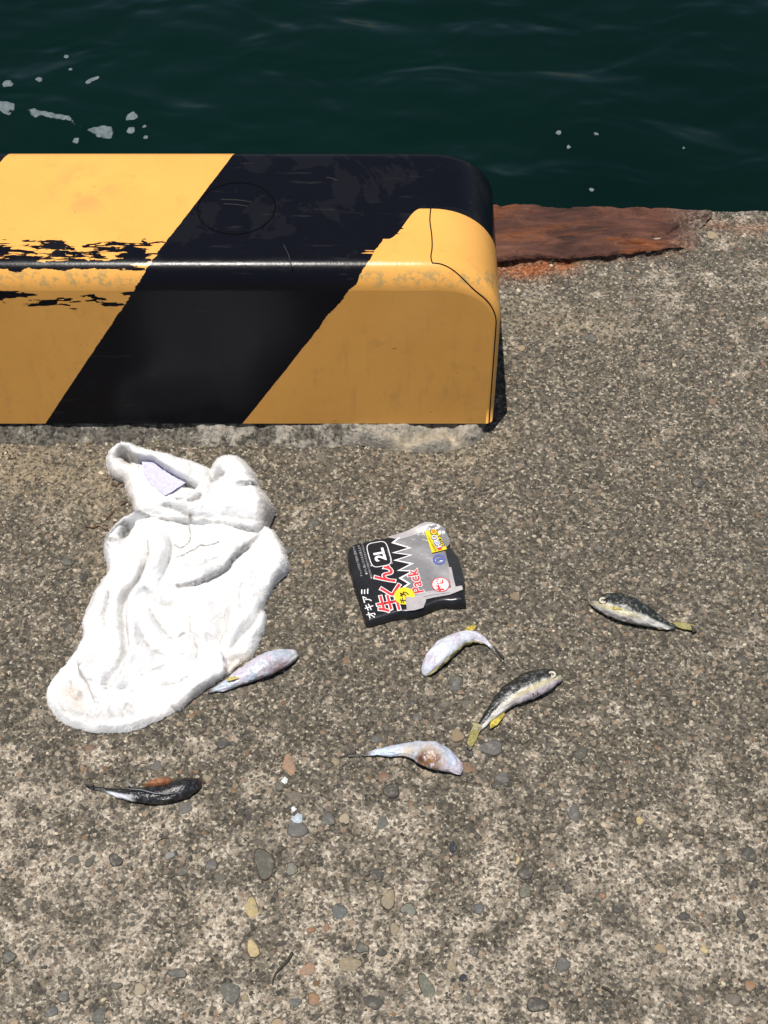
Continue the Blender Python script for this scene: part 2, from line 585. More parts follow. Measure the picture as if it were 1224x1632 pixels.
PT = {k: tinted_pebble('pebble_' + k, c) for k, c in dict(
    terracotta=(.32, .20, .13), olive=(.105, .10, .08), ochre=(.42, .33, .17), straw=(.46, .36, .19), slate=(.12, .12, .103),
    buff=(.27, .22, .145), moss=(.13, .135, .10), grey=(.125, .12, .11), brown=(.20, .125, .085), ink=(.035, .037, .05), rusty=(.28, .16, .09),
    sage=(.19, .19, .155), steel=(.12, .125, .12), pale=(.27, .24, .185), dusky=(.075, .07, .062), chalk=(.24, .24, .235)).items()}
for (x, y, rx, ry), rot, key in [
    ((-0.1065,0.8126,0.0077,0.0134), 10, 'terracotta'), ((-0.1281,0.6945,0.0101,0.0174), 12, 'olive'), ((-0.1388,0.6451,0.0072,0.0111), 5, 'ochre'),
    ((-0.1351,0.6008,0.0058,0.0101), 20, 'straw'), ((-0.1556,0.5555,0.0089,0.0117), 40, 'slate'), ((-0.0353,0.5842,0.0122,0.0073), 5, 'buff'), ((0.0433,0.5606,0.0070,0.0137), 25, 'moss'),
    ((-0.0947,0.7354,0.0116,0.0097), -20, 'grey'), ((0.0924,0.8102,0.0077,0.0071), 0, 'brown'), ((-0.0541,0.8181,0.0042,0.0055), 0, 'buff'), ((-0.0007,0.7985,0.0063,0.0070), 0, 'brown'), ((0.0083,0.7815,0.0090,0.0077), 0, 'dusky'), ((-0.0609,0.7473,0.0075,0.0075), 0, 'grey'),
    ((-0.0014,0.7443,0.0055,0.0098), -10, 'slate'), ((-0.0073,0.6837,0.0080,0.0057), -30, 'dusky'), ((0.0046,0.6541,0.0073,0.0105), -20, 'buff'), ((0.0256,0.6430,0.0085,0.0062), -10, 'sage'),
    ((-0.0466,0.6402,0.0066,0.0104), 30, 'steel'), ((0.0111,0.6217,0.0052,0.0068), -20, 'buff'), ((-0.0226,0.6015,0.0058,0.0060), 0, 'slate'), ((-0.0032,0.5968,0.0052,0.0040), 0, 'dusky'),
    ((0.1509,0.6837,0.0087,0.0064), 20, 'dusky'), ((0.1491,0.6639,0.0060,0.0085), 0, 'moss'), ((0.0993,0.6437,0.0053,0.0055), 0, 'steel'), ((0.0743,0.7141,0.0041,0.0059), 0, 'ink'),
    ((0.1430,0.6981,0.0020,0.0058), -20, 'straw'), ((0.2461,0.6451,0.0066,0.0056), 10, 'dusky'), ((0.3297,0.6001,0.0045,0.0047), 0, 'straw'), ((0.1541,0.5420,0.0095,0.0077), 0, 'dusky'),
    ((-0.2875,0.6988,0.0074,0.0065), -20, 'dusky'), ((-0.1843,0.6930,0.0060,0.0065), 0, 'grey'), ((-0.2106,0.5750,0.0096,0.0046), -5, 'slate'), ((-0.3240,0.5516,0.0057,0.0064), 0, 'grey'), ((-0.2861,0.5312,0.0075,0.0070), 20, 'slate'),
    ((-0.3854,0.5921,0.0077,0.0053), 20, 'slate'), ((-0.3338,0.5350,0.0063,0.0051), 20, 'steel'), ((-0.0984,0.6887,0.0067,0.0065), 0, 'sage'), ((-0.0763,0.6210,0.0039,0.0034), 0, 'rusty'), ((-0.0600,0.6238,0.0026,0.0048), 0, 'rusty'),
    ((-0.0782,0.5789,0.0096,0.0059), 20, 'terracotta'), ((-0.0709,0.5484,0.0063,0.0064), 0, 'rusty'), ((-0.0101,0.5446,0.0089,0.0071), 0, 'dusky'), ((-0.0898,0.5452,0.0057,0.0051), 0, 'steel'), ((-0.1987,0.5318,0.0025,0.0038), 0, 'rusty'),
    ((0.1831,0.5842,0.0064,0.0079), -20, 'grey'), ((0.2079,0.7548,0.0062,0.0106), 0, 'grey'), ((0.1847,0.8388,0.0078,0.0072), 0, 'dusky'), ((0.1251,0.7892,0.0056,0.0054), 0, 'dusky'), ((0.2302,0.6583,0.0033,0.0035), 0, 'rusty'), ((0.1944,0.6667,0.0040,0.0056), 0, 'dusky'), ((0.3134,0.6361,0.0052,0.0048), 0, 'dusky'), ((0.3732,0.6368,0.0039,0.0062), 20, 'dusky'), ((0.3712,0.5619,0.0051,0.0059), 0, 'rusty'), ((0.2789,0.7451,0.0041,0.0052), 0, 'straw'),
    ((-0.0442,0.9505,0.0059,0.0052), 0, 'brown'), ((-0.0085,0.8460,0.0064,0.0048), 0, 'grey'), ((0.1310,0.7969,0.0084,0.0070), 10, 'grey'), ((0.1208,0.8348,0.0141,0.0088), 0, 'grey'),
    ((0.4026,1.2189,0.0072,0.0073), 0, 'dusky'), ((0.3746,1.2004,0.0064,0.0062), 0, 'dusky'), ((0.2543,1.3735,0.0059,0.0057), 0, 'dusky'), ((0.4400,1.3598,0.0059,0.0057), 0, 'brown'),
    ((-0.1965,0.7969,0.0049,0.0047), 0, 'buff'), ((-0.3368,0.8094,0.0028,0.0047), 0, 'rusty'), ((-0.2536,0.8110,0.0070,0.0063), 0, 'grey'), ((-0.3319,0.8332,0.0056,0.0056), 0, 'brown'), ((-0.1820,0.8404,0.0064,0.0064), 0, 'dusky'), ((-0.2180,0.7609,0.0089,0.0076), 0, 'grey'),
    ((0.0822,0.9145,0.0065,0.0059), 0, 'grey'), ((0.0310,0.8935,0.0058,0.0050), 0, 'dusky'), ((0.0839,0.9230,0.0073,0.0068), 20, 'slate'), ((0.0380,0.8745,0.0057,0.0049), 0, 'grey'), ((-0.1406,0.5497,0.0038,0.0039), 0, 'buff'), ((0.0855,0.5497,0.0025,0.0051), 0, 'grey'), ((0.0805,0.5697,0.0038,0.0039), -20, 'ink'), ((0.0693,0.5822,0.0051,0.0059), 0, 'buff'), ((0.0924,0.5988,0.0045,0.0067), 30, 'dusky'),
]:
    pebble(x, y, rx, ry, rad(rot), PT[key], 0.0014)
NP = 200
tries = 0
while NP > 0 and tries < 9000:
    tries += 1
    x = random.uniform(-.62, .62); y = random.uniform(0.5, 1.70)
    if random.random() > (1.0 if y < 0.95 else 0.55 if y < 1.25 else 0.22):
        continue
    rr = 0.0032 + 0.0055 * random.random() ** 1.9
    if any((x - a) ** 2 + (y - b) ** 2 < (c + rr + .002) ** 2 for a, b, c in placed):
        continue
    pebble(x, y, rr, rr * random.uniform(.62, 1), random.uniform(0, 3.14), None)
    NP -= 1

# ring-shaped scar left in the concrete
rcx, rcy, rrx, rry = (-0.2301,0.7031,0.0222,0.0227)
pts = []
for k in range(41):
    a = 2 * math.pi * k / 40
    q = 1 + 0.05 * math.sin(3 * a + 1) + 0.03 * math.sin(7 * a)
    xx, yy = rcx + rrx * q * math.cos(a), rcy + rry * q * math.sin(a)
    pts.append((xx, yy, float(ground_z(np.array([xx]), np.array([yy]))[0]) + 0.0001))
link_mesh('ring_scar', tube('ring_scar', pts, 0.0013, 6), CONCRETE, quay)
pebble(rcx, rcy + 0.001, 0.005, 0.005, 0.3, PT['chalk'], 0.002)

# ------------------------------------------------------------------ sea
def wave_z(x, y):
    z = 0.020 * fbm(x * 0.55 + 0.25 * y, y * 1.0, 1.6, 2, 61) + 0.016 * fbm(x * 0.7 - 0.3 * y, y * 1.3 + 0.2 * x, 3.4, 3, 71)
    return z


wx = np.array(grow(-2.2, -900, 0.06, 1.3)[::-1] + list(np.arange(-2.2, 2.2001, 0.02)) + grow(2.2, 900, 0.06, 1.3))
wy = np.array([EDGE_Y - 0.3] + grow(EDGE_Y - 0.3, 2.8, 0.08, 1.1) + list(np.arange(2.82, 5.6, 0.02)) + grow(5.6, 1800, 0.06, 1.3))
WX, WY = np.meshgrid(wx, wy, indexing='ij')
WZ = SEA_Z + wave_z(WX, WY) * np.exp(-np.maximum(0, WY - 5.5) / 6) * np.exp(-np.maximum(0, np.abs(WX) - 2.2) / 6)
I = np.arange(WX.size).reshape(WX.shape)
Q = np.stack([I[:-1, :-1], I[1:, :-1], I[1:, 1:], I[:-1, 1:]], -1).reshape(-1, 4)
M = Mat('sea_water', 0.10, 0.30)
M.b.inputs['IOR'].default_value = 1.33
M.color(M.ramp(M.noise(0.9, 3), [(0.3, (.0011, .0082, .0064)), (0.7, (.0017, .0115, .0088))]))
wv = M.scale(M.obj(), (0.8, 1.25, 1.0))
n1 = M.bump(M.noise(3.2, 2, 0.45, wv, 0.5), 0.75, 0.06)
M.normal(M.bump(M.noise(11, 2, 0.5, wv), 0.16, 0.012, n1))
sea = link_mesh('sea', mesh_np('sea', np.stack([WX.ravel(), WY.ravel(), WZ.ravel()], 1), Q), M.m)
put_props(sea, 'dark green rippled sea below the quay edge', None, None, 'structure')

FOAM = Mat('thin_foam', 0.75, 0.3)
FOAM.color(FOAM.ramp(FOAM.noise(60, 4), [(0.3, (.075, .10, .11)), (0.7, (.17, .205, .215))]))
FOAM.normal(FOAM.bump(FOAM.noise(120, 3), 0.5, 0.004))
_fh = FOAM.voro(55)
FOAM.con(FOAM.b.inputs['Alpha'], FOAM.ss(FOAM.math('ADD', FOAM.attr('rim'), FOAM.math('MULTIPLY_ADD', _fh.outputs['Distance'], -0.75, FOAM.math('MULTIPLY', FOAM.noise(24, 4, 0.6), 0.55))), 0.00, 0.40))
foam_group = 'foam flecks floating on the sea'


def foam(outline, label, group=None):
    o = catmull(outline, 5, True)
    k = min(0.010, 0.12 * float(np.ptp(o[:, 1])))
    o = o + k * np.stack([fbm(o[:, 0], o[:, 1], 22, 3, 5), fbm(o[:, 0], o[:, 1], 22, 3, 9)], 1)
    me, X, Y, D, Z = patch('foam_patch', o, lambda x, y, d: SEA_Z + wave_z(x, y) + 0.001 + 0.006 * smooth(0, 0.02, d), 0.008)
    set_val(me, 'rim', np.clip(D / (0.055 * np.sqrt(np.ptp(o[:, 0]) * np.ptp(o[:, 1])) + 1e-4), 0, 1) * 0.84)
    ob = link_mesh('foam_patch', me, FOAM.m)
    put_props(ob, label, 'foam', group)


def foam_dot(px, py, a, b, label, group):
    n = 9
    p = random.random() * 6
    foam([(px + a * math.cos(2 * math.pi * k / n) * (1 + .18 * math.sin(2 * k + p)), py + b * math.sin(2 * math.pi * k / n) * (1 + .18 * math.cos(3 * k + p))) for k in range(n)], label, group)


foam([(-1.1398,3.9552), (-1.1212,3.9648), (-1.0909,3.9488), (-1.0457,3.9392), (-1.0085,3.9297), (-0.9917,3.9234), (-0.9722,3.8949), (-0.9342,3.8761), (-0.8957,3.8855), (-0.8547,3.8729),
      (-0.8463,3.8324), (-0.8724,3.8200), (-0.9064,3.8417), (-0.9327,3.8635), (-0.9746,3.8823), (-1.0052,3.9044), (-1.0586,3.9170), (-1.1019,3.9138), (-1.1285,3.9329)],
     'long crooked foam streak floating on the sea beyond the yellow stripe')
foam([(-1.2585,3.9970), (-1.2193,4.0035), (-1.1842,3.9841), (-1.1753,3.9520), (-1.1943,3.9456), (-1.1794,3.9265), (-1.1993,3.9265), (-1.2313,3.9520), (-1.2563,3.9584)],
     'ragged foam clump at the left edge of the photo')
foam([(-0.9697,4.1019), (-0.9587,4.1285), (-0.9316,4.1419), (-0.9272,4.1218), (-0.9465,4.1118), (-0.9604,4.0919)], 'bent pale foam fleck slanting up to the right, above the long streak')
FL = 'larger round foam fleck'
for q in [[(-1.2183,4.0886), (-1.1979,4.0886), FL + ' floating alone above the ragged clump at the left'],
          [(-1.1203,4.1152), (-1.1060,4.1152), 'oval foam fleck between the round fleck and the bent fleck'],
          [(-1.0531,4.2576), (-1.0428,4.2576), 'small foam fleck farthest from the quay on the left'],
          [(-1.0260,4.1756), (-1.0178,4.1756), 'small foam fleck above the bent fleck'],
          [(-0.8015,3.9329), (-0.7816,3.9329), FL + ' to the right of the long streak'],
          [(-0.7964,3.8635), (-0.7806,3.8635), 'small foam fleck just below the fleck right of the streak'],
          [(-0.9640,3.8139), (-0.9522,3.8139), 'small drop-shaped foam fleck under the long streak near the wheel stop'],
          [(-0.7544,3.8792), (-0.7465,3.8792), 'tiny foam fleck, upper of the two right of the streak'],
          [(-0.7470,3.8231), (-0.7372,3.8231), 'tiny foam fleck, lower of the two right of the streak'],
          [(0.5485,3.8511), (0.5583,3.8511), 'upper left foam fleck of the loose trio on the right'],
          [(0.5749,3.7832), (0.5827,3.7832), 'lower foam fleck of the loose trio on the right'],
          [(0.6635,3.8355), (0.6734,3.8355), 'right-hand foam fleck of the loose trio on the right'],
          [(0.6263,3.5807), (0.6358,3.5807), 'lone foam fleck just off the rusty quay edge'],
          [(0.9282,3.7618), (0.9341,3.7618), 'tiny white foam speck farthest right on the sea']]:
    foam_dot(q[0][0], q[0][1], q[1][0] - q[0][0], (q[1][0] - q[0][0]) * 1.15, q[2], foam_group)

# ------------------------------------------------------------------ mortar bed under the wheel stop
MOR = Mat('lime_mortar', 0.92, 0.2)
mg = MOR.voro(300)
mn = MOR.math('MULTIPLY_ADD', MOR.sep(mg.outputs['Color'])[0], 0.45, MOR.math('MULTIPLY_ADD', MOR.noise(70, 6, 0.7), 0.9, -0.18))
MOR.color(MOR.mix(MOR.ss(MOR.math('ADD', MOR.noise(26, 8, 0.72), MOR.math('MULTIPLY', MOR.ss(MOR.sep(MOR.obj())[0], -0.25, 0.05), 0.16)), 0.52, 0.60), MOR.ramp(mn, [(0.3, (.045, .042, .036)), (0.8, (.20, .18, .15))]), MOR.ramp(mn, [(0.3, (.20, .19, .165)), (0.7, (.40, .36, .30))])))
MOR.con(MOR.b.inputs['Base Color'], MOR.mix(MOR.math('MULTIPLY', MOR.attr('fresh'), MOR.ss(MOR.noise(60, 5, 0.65), 0.35, 0.5)), MOR.b.inputs['Base Color'].links[0].from_socket, MOR.ramp(MOR.noise(150, 5, 0.7), [(0.3, (.26, .22, .16)), (0.7, (.56, .49, .37))])))
MOR.normal(MOR.bump(MOR.noise(240, 5, 0.7), 0.9, 0.003))
mo = [(-0.9963,1.2846), (-0.6679,1.2868), (-0.5033,1.2857), (-0.4372,1.2835), (-0.3800,1.2868), (-0.3343,1.2824), (-0.2981,1.2900), (-0.2565,1.2846), (-0.2191,1.2792), (-0.1743,1.2846), (-0.1329,1.2792), (-0.0918,1.2760), (-0.0427,1.2824), (-0.0016,1.2770), (0.0311,1.2706), (0.0638,1.2685),
      (0.0844,1.2727), (0.1033,1.2760), (0.1192,1.2857), (0.1305,1.2987), (0.1338,1.3196), (0.1409,1.3486), (0.1449,1.3826), (0.1367,1.4530), (0.1338,1.6032), (-0.0109,1.6295), (-0.5572,1.6295), (-1.1035,1.6295)]
mo = catmull(mo, 6, True)
mo = mo + 0.0035 * np.stack([fbm(mo[:, 0], mo[:, 1], 45, 4, 5), fbm(mo[:, 0], mo[:, 1], 45, 4, 8)], 1)
notch = [(0.0229,1.2738), (0.0411,1.2868), (0.0644,1.2976), (0.0851,1.2998), (0.0905,1.2868), (0.1034,1.2781)]


def mortar_z(x, y, d):
    lv = 0.0188 + 0.003 * fbm(x, y, 22, 3, 12)
    right = smooth(-0.12, -0.02, x + 0.05 * fbm(x, y, 12, 2, 33))
    run = 0.026 * (1 - right) + (0.003 + 0.010 * vnoise(x * 34, y * 34, 3)) * right
    z = lv * np.clip(d / run, 0, 1) ** (1.15 - 0.5 * right)
    step = np.round(z / 0.0062 + 0.9 * fbm(x, y, 30, 3, 16)) * 0.0062
    z = z * (1 - 0.55 * right) + np.clip(step, 0, 0.0195) * 0.55 * right * (d > 0.001)
    dn = seg_dist(x, y, notch)[0]
    z = z - 0.013 * np.exp(-(dn / 0.012) ** 2) * (0.4 + 1.0 * vnoise(x * 110, y * 110, 4))
    z = z + (0.0045 * fbm(x, y, 80, 4, 14, 0.6) + 0.0022 * fbm(x, y, 210, 2, 15)) * smooth(0, 0.006, d)
    return np.minimum(np.maximum(z, -0.003), 0.0198)


mb_me, _mx, _my, _, _ = patch('mortar_bed', mo, mortar_z, 0.0026)
set_val(mb_me, 'fresh', np.exp(-(seg_dist(_mx, _my, [(0.0164,1.2760), (0.0394,1.2803), (0.0642,1.2889), (0.0824,1.2933), (0.0953,1.2814)])[0] / 0.012) ** 2))
mb = link_mesh('mortar_bed', mb_me, MOR.m)
put_props(mb, 'crumbling grey mortar bed under the striped wheel stop, chipped at its right end', 'mortar bed')

# ------------------------------------------------------------------ striped wheel stop
YF, WD, ZB, ZT, XR, XL, RC = 1.303, 0.252, 0.020, 0.273, 0.143, -1.75, 0.084


def bumper_outline():
    O = []
    for k in range(6):
        O.append((XR, ZB + (ZT - RC - ZB) * k / 6, 0.0))
    for k in range(17):
        a = math.pi / 2 * k / 16
        O.append((XR - RC + RC * math.cos(a), ZT - RC + RC * math.sin(a), a))
    n = 60
    for k in range(1, n):
        O.append((XR - RC + (XL + RC - XR + RC) * k / n, ZT, math.pi / 2))
    for k in range(17):
        a = math.pi / 2 + math.pi / 2 * k / 16
        O.append((XL + RC + RC * math.cos(a), ZT - RC + RC * math.sin(a), a))
    for k in range(1, 7):
        O.append((XL, ZT - RC - (ZT - RC - ZB) * k / 6, math.pi))
    return O


BO = bumper_outline()


def bumper_point(o, w):
    """w in 0..1 across: front fillet, flat, back fillet"""
    x, z, a = o
    s = math.sin(a)
    r = 0.010 + 0.020 * s ** 2
    nx, nz = math.cos(a), math.sin(a)
    if w < 0.3:
        b = w / 0.3 * math.pi / 2
        ins, y = r * (1 - math.sin(b)), r * (1 - math.cos(b))
    elif w > 0.7:
        b = (1 - w) / 0.3 * math.pi / 2
        ins, y = r * (1 - math.sin(b)), WD - r * (1 - math.cos(b))
    else:
        ins, y = 0.0, r + (WD - 2 * r) * (w - 0.3) / 0.4
    xx, zz = x - nx * ins, z - nz * ins
    y = y + (zz - ZB) * 0.068 * (1 - y / WD)          # moulded front leans back a little
    return (xx, YF + y, max(zz, ZB))


WS = [0.3 * k / 8 for k in range(9)] + [0.3 + 0.4 * k / 8 for k in range(1, 8)] + [0.7 + 0.3 * k / 8 for k in range(9)]
V = [bumper_point(o, w) for o in BO for w in WS]
m_ = len(WS); n_ = len(BO)
F = []
for i in range(n_ - 1):
    for j in range(m_ - 1):
        F.append([i * m_ + j, i * m_ + j + 1, (i + 1) * m_ + j + 1, (i + 1) * m_ + j])
s0 = len(V)
V += [V[i * m_] for i in range(n_)]
F.append([s0 + i for i in range(n_)])
s1_ = len(V)
V += [V[i * m_ + m_ - 1] for i in range(n_)]
F.append([s1_ + i for i in range(n_)][::-1])
F.append([0] + [i for i in range(1, m_)] + [(n_ - 1) * m_ + j for j in range(m_ - 1, -1, -1)])
bm_me = mesh_np('body', np.array(V), F)
bm_me.polygons.foreach_set('use_smooth', np.array([len(f) == 4 for f in F]))

BP = Mat('striped_rubber', 0.36, 0.32)
bx, by, bz = BP.sep(BP.obj())
yl = BP.math('SUBTRACT', by, YF)
vv = BP.math('SUBTRACT', yl, BP.math('SUBTRACT', ZT, bz))
slope = BP.math('ADD', BP.math('MULTIPLY', BP.math('MAXIMUM', vv, 0.0), 0.43), BP.math('MULTIPLY', BP.math('MINIMUM', vv, 0.0), 0.60))
rag = BP.math('MULTIPLY_ADD', BP.noise(40, 6, 0.7, BP.scale(BP.obj(), (0.6, 1.6, 1.6))), 0.016, -0.008)
ragmask = BP.ss(BP.math('ABSOLUTE', BP.math('ADD', vv, 0.01)), 0.13, 0.02)
rag = BP.math('MULTIPLY', rag, BP.math('MULTIPLY_ADD', ragmask, 0.85, 0.15))
tick = BP.math('MULTIPLY', BP.math('MAXIMUM', BP.math('SUBTRACT', BP.noise(60, 3, 0.6, BP.scale(BP.obj(), (0.12, 1.4, 1.4))), 0.60), 0.0), BP.math('MULTIPLY', BP.math('MULTIPLY', BP.ss(vv, 0.025, 0.05), BP.ss(vv, 0.125, 0.10)), 0.34))
rag = BP.math('ADD', rag, tick)
dd = BP.math('ADD', BP.math('SUBTRACT', BP.math('SUBTRACT', bx, -0.291), slope), rag)
band = BP.math('LESS_THAN', BP.math('FLOORED_MODULO', dd, 0.545), 0.258)       # 1 = black
left = BP.math('LESS_THAN', dd, 0.258)
# end cap: yellow only on the front half
capy = BP.math('ADD', yl, BP.math('MULTIPLY', BP.ss(bx, 0.045, 0.005), 0.055))
endblack = BP.math('GREATER_THAN', BP.math('ADD', capy, BP.math('MULTIPLY', rag, 0.4)), 0.128)
black = BP.math('ADD', BP.math('MULTIPLY', left, band), BP.math('MULTIPLY', BP.math('SUBTRACT', 1.0, left), endblack))
# paint scraped off along the front edge of the yellow field
_cx = BP.new('ShaderNodeCombineXYZ'); BP.con(_cx.inputs[0], bx); BP.con(_cx.inputs[1], vv); uvv = _cx.outputs[0]
chip_n = BP.noise(80, 5, 0.6, BP.scale(uvv, (0.36, 1.5, 1.5)), 0.3)
blob_n = BP.noise(38, 4, 0.55, BP.scale(uvv, (0.5, 1.6, 1.6)), 0.2)
edge_n = BP.math('MULTIPLY_ADD', BP.noise(50, 5, 0.6, BP.scale(BP.obj(), (0.7, 1.5, 1.5))), 0.024, -0.012)
ve = BP.math('ADD', vv, edge_n)
xe = BP.math('MULTIPLY_ADD', BP.noise(7, 3, 0.6, BP.scale(BP.obj(), (0.3, 9, 9))), 0.22, BP.math('SUBTRACT', bx, 0.11))
far_l = BP.ss(xe, -0.22, -0.31)
up_m = BP.math('MULTIPLY', BP.ss(ve, 0.082, 0.060), BP.ss(ve, 0.012, 0.024))
lo_m = BP.math('MULTIPLY', BP.ss(vv, -0.062, -0.030), BP.ss(vv, -0.004, -0.022))
core_m = BP.math('MULTIPLY', BP.ss(ve, 0.040, 0.033), BP.ss(ve, 0.017, 0.022))
c1 = BP.math('GREATER_THAN', BP.math('ADD', chip_n, BP.math('MULTIPLY', BP.math('MULTIPLY', up_m, far_l), 0.26)), 0.725)
c2 = BP.math('GREATER_THAN', BP.math('ADD', blob_n, BP.math('MULTIPLY', BP.math('MULTIPLY', lo_m, BP.ss(xe, -0.24, -0.36)), 0.26)), 0.775)
c3 = BP.math('GREATER_THAN', BP.math('ADD', BP.math('MULTIPLY', core_m, BP.ss(xe, -0.27, -0.32)), BP.math('MULTIPLY_ADD', chip_n, 0.5, -0.25)), 0.60)
scr = BP.math('MAXIMUM', c1, BP.math('MAXIMUM', c2, c3))
tiny = BP.math('GREATER_THAN', BP.noise(75, 4, 0.6, BP.scale(BP.obj(), (0.5, 1.5, 1.5))), 0.755)
black = BP.math('MAXIMUM', black, BP.math('MAXIMUM', scr, tiny))
yn = BP.noise(9, 5, 0.6)
yel = BP.ramp(yn, [(0.3, (.78, .385, .088)), (0.7, (.85, .430, .104))])
sx = BP.math('MULTIPLY', BP.math('SUBTRACT', bx, -0.375), 1.0)
dst = BP.math('SQRT', BP.math('ADD', BP.math('MULTIPLY', sx, sx), BP.math('POWER', BP.math('SUBTRACT', by, 1.465), 2.0)))
smear = BP.math('MULTIPLY', BP.ss(dst, 0.062, 0.02), BP.ss(BP.noise(22, 4, 0.6), 0.40, 0.6))
yel = BP.mix(BP.math('MULTIPLY', smear, 0.45), yel, (.42, .26, .10))
grub = BP.ss(BP.noise(30, 6, 0.7), 0.55, 0.75)
yel = BP.mix(BP.math('MULTIPLY', grub, 0.26), yel, (.25, .17, .06))
run = BP.ss(BP.noise(38, 5, 0.65, BP.scale(BP.obj(), (1.6, 1.6, 0.30))), 0.50, 0.74)
yel = BP.mix(BP.math('MULTIPLY', BP.math('MULTIPLY', run, BP.ss(vv, 0.0, -0.06)), 0.20), yel, (.40, .22, .085))
spk = BP.ss(BP.noise(210, 4, 0.7), 0.62, 0.72)
yel = BP.mix(BP.math('MULTIPLY', spk, 0.30), yel, (.30, .19, .06))
scuff = BP.math('MULTIPLY', BP.ss(BP.math('ABSOLUTE', BP.math('SUBTRACT', vv, 0.005)), 0.022, 0.004), BP.ss(BP.noise(90, 5, 0.7), 0.47, 0.6))
yel = BP.mix(BP.math('MULTIPLY', scuff, 0.65), yel, (.30, .27, .13))
bn = BP.noise(7.5, 6, 0.62, None, 0.8)
dusty = BP.math('MULTIPLY', BP.ss(bn, 0.52, 0.535), BP.ss(vv, 0.015, 0.04))
scrn = BP.noise(120, 3, 0.6, BP.scale(BP.obj(), (0.12, 1, 1)))
blk = BP.mix(dusty, (.0050, .0053, .0085), (.0088, .0092, .0120))
blk = BP.mix(BP.math('MULTIPLY', BP.ss(scrn, 0.62, 0.72), 0.35), blk, (.035, .035, .038))
BP.color(BP.mix(black, yel, blk))
BP.con(BP.b.inputs['Specular IOR Level'], BP.math('MULTIPLY_ADD', black, -0.18, 0.30))
BP.rough(BP.math('MULTIPLY_ADD', BP.noise(60, 4), 0.18, BP.math('MULTIPLY_ADD', black, 0.01, 0.13)))
hb = BP.math('ADD', BP.math('MULTIPLY', black, -0.6), BP.math('MULTIPLY', BP.noise(260, 4), 0.35))
BP.normal(BP.bump(hb, 0.35, 0.0008))
stop = thing('wheel_stop', 'yellow and black striped rubber wheel stop along the quay edge, worn at its front edge', 'wheel stop', (-0.3, YF, ZB))
link_mesh('body', bm_me, BP.m, stop, shade=False)
SEAM = simple_mat('seam_gap', (.012, .010, .008), 0.9, 0.1)
sp_ = []
ks = 0.057
for w in (0.5, 0.44, 0.38, 0.33, 0.29, 0.25, 0.22):
    a = bumper_point((ks, ZT, math.pi / 2), w)
    sp_.append((a[0] + 0.0012 * math.sin(w * 40), a[1], a[2]))
for i in range(22, -1, -1):
    w = 0.22 - 0.14 * float(smooth(0, 9, np.array(22.0 - i)))
    a = bumper_point(BO[i], max(w, 0.05))
    sp_.append((a[0], a[1], a[2]))
link_mesh('seam', tube('seam', [tuple(v) for v in catmull(sp_, 3)], 0.0008, 6), SEAM, stop)
circ = []
for k in range(49):
    a = 2 * math.pi * k / 48
    circ.append((-0.181 + 0.0475 * math.cos(a), 1.432 + 0.0475 * math.sin(a), ZT + 0.0001))
link_mesh('moulded_ring', tube('moulded_ring', circ, 0.0008, 6), simple_mat('ring_rubber', (.003, .003, .004), 0.9, 0.05), stop)
SCR = simple_mat('scratch_pale', (.045, .045, .045), 0.9, 0.1)
for (ax, ay), (bx_, by_) in [((-0.2013,1.4480), (-0.1624,1.4433)), ((-0.1977,1.4398), (-0.1673,1.4351)), ((-0.0722,1.4896), (-0.0580,1.4836)), ((-0.1205,1.3658), (-0.1093,1.3275))]:
    link_mesh('scratch', tube('scratch', [(ax, ay, ZT), ((ax + bx_) / 2 + .001, (ay + by_) / 2 + .0015, ZT), (bx_, by_, ZT)], 0.0006, 5), SCR, stop)

# ------------------------------------------------------------------ rusted steel edging of the quay
RU = Mat('flaking_rust', 0.85, 0.3)
rv = RU.scale(RU.obj(), (0.35, 1.5, 1.0))
ra = RU.noise(26, 7, 0.65, rv, 0.6); rb = RU.noise(60, 6, 0.7, rv, 0.4); rc = RU.noise(15, 4, 0.6, rv, 1.0)
c = RU.ramp(ra, [(0.25, (.020, .011, .009)), (0.42, (.066, .029, .021)), (0.55, (.115, .049, .033)), (0.68, (.17, .072, .045)), (0.85, (.25, .17, .14))])
c = RU.mix(RU.ss(rc, 0.49, 0.66), c, RU.ramp(rb, [(0.3, (.10, .032, .013)), (0.7, (.28, .088, .026))]))
c = RU.mix(RU.math('MULTIPLY', RU.ss(rb, 0.60, 0.72), 0.6), c, (.23, .175, .16))
rx_ = RU.sep(RU.obj())[0]
cn_ = RU.voro(300)
c = RU.mix(RU.math('MULTIPLY', RU.ss(RU.math('ADD', rx_, RU.math('MULTIPLY_ADD', rc, 0.16, -0.08)), 0.40, 0.51), 0.85), c, RU.ramp(RU.sep(cn_.outputs['Color'])[0], [(0.1, (.06, .05, .042)), (0.5, (.16, .135, .11)), (0.9, (.36, .31, .25))]))
RU.color(c)
RU.normal(RU.bump(RU.math('ADD', ra, RU.math('MULTIPLY', rb, 0.8)), 1.0, 0.008, RU.bump(RU.noise(230, 4, 0.65), 0.6, 0.002)))
po = [(-1.1946,1.6295), (-0.7393,1.6295), (-0.2840,1.6282), (0.0801,1.6282), (0.1712,1.6308), (0.2007,1.6361), (0.2354,1.6375), (0.2627,1.6361), (0.2858,1.6401), (0.3198,1.6415), (0.3413,1.6468), (0.3594,1.6455), (0.3832,1.6535), (0.4113,1.6589), (0.4349,1.6643),
      (0.4550,1.6562), (0.4648,1.6752), (0.4639,1.6971), (0.4757,1.7165), (0.4914,1.7361), (0.4852,1.7459), (0.4211,1.7445), (0.3647,1.7445), (0.3178,1.7459), (0.2753,1.7431), (0.2522,1.7488), (0.2242,1.7516), (0.1771,1.7516), (0.0828,1.7502), (-0.2936,1.7488), (-0.7642,1.7488), (-1.2347,1.7488)]
po = catmull(po, 4, True)
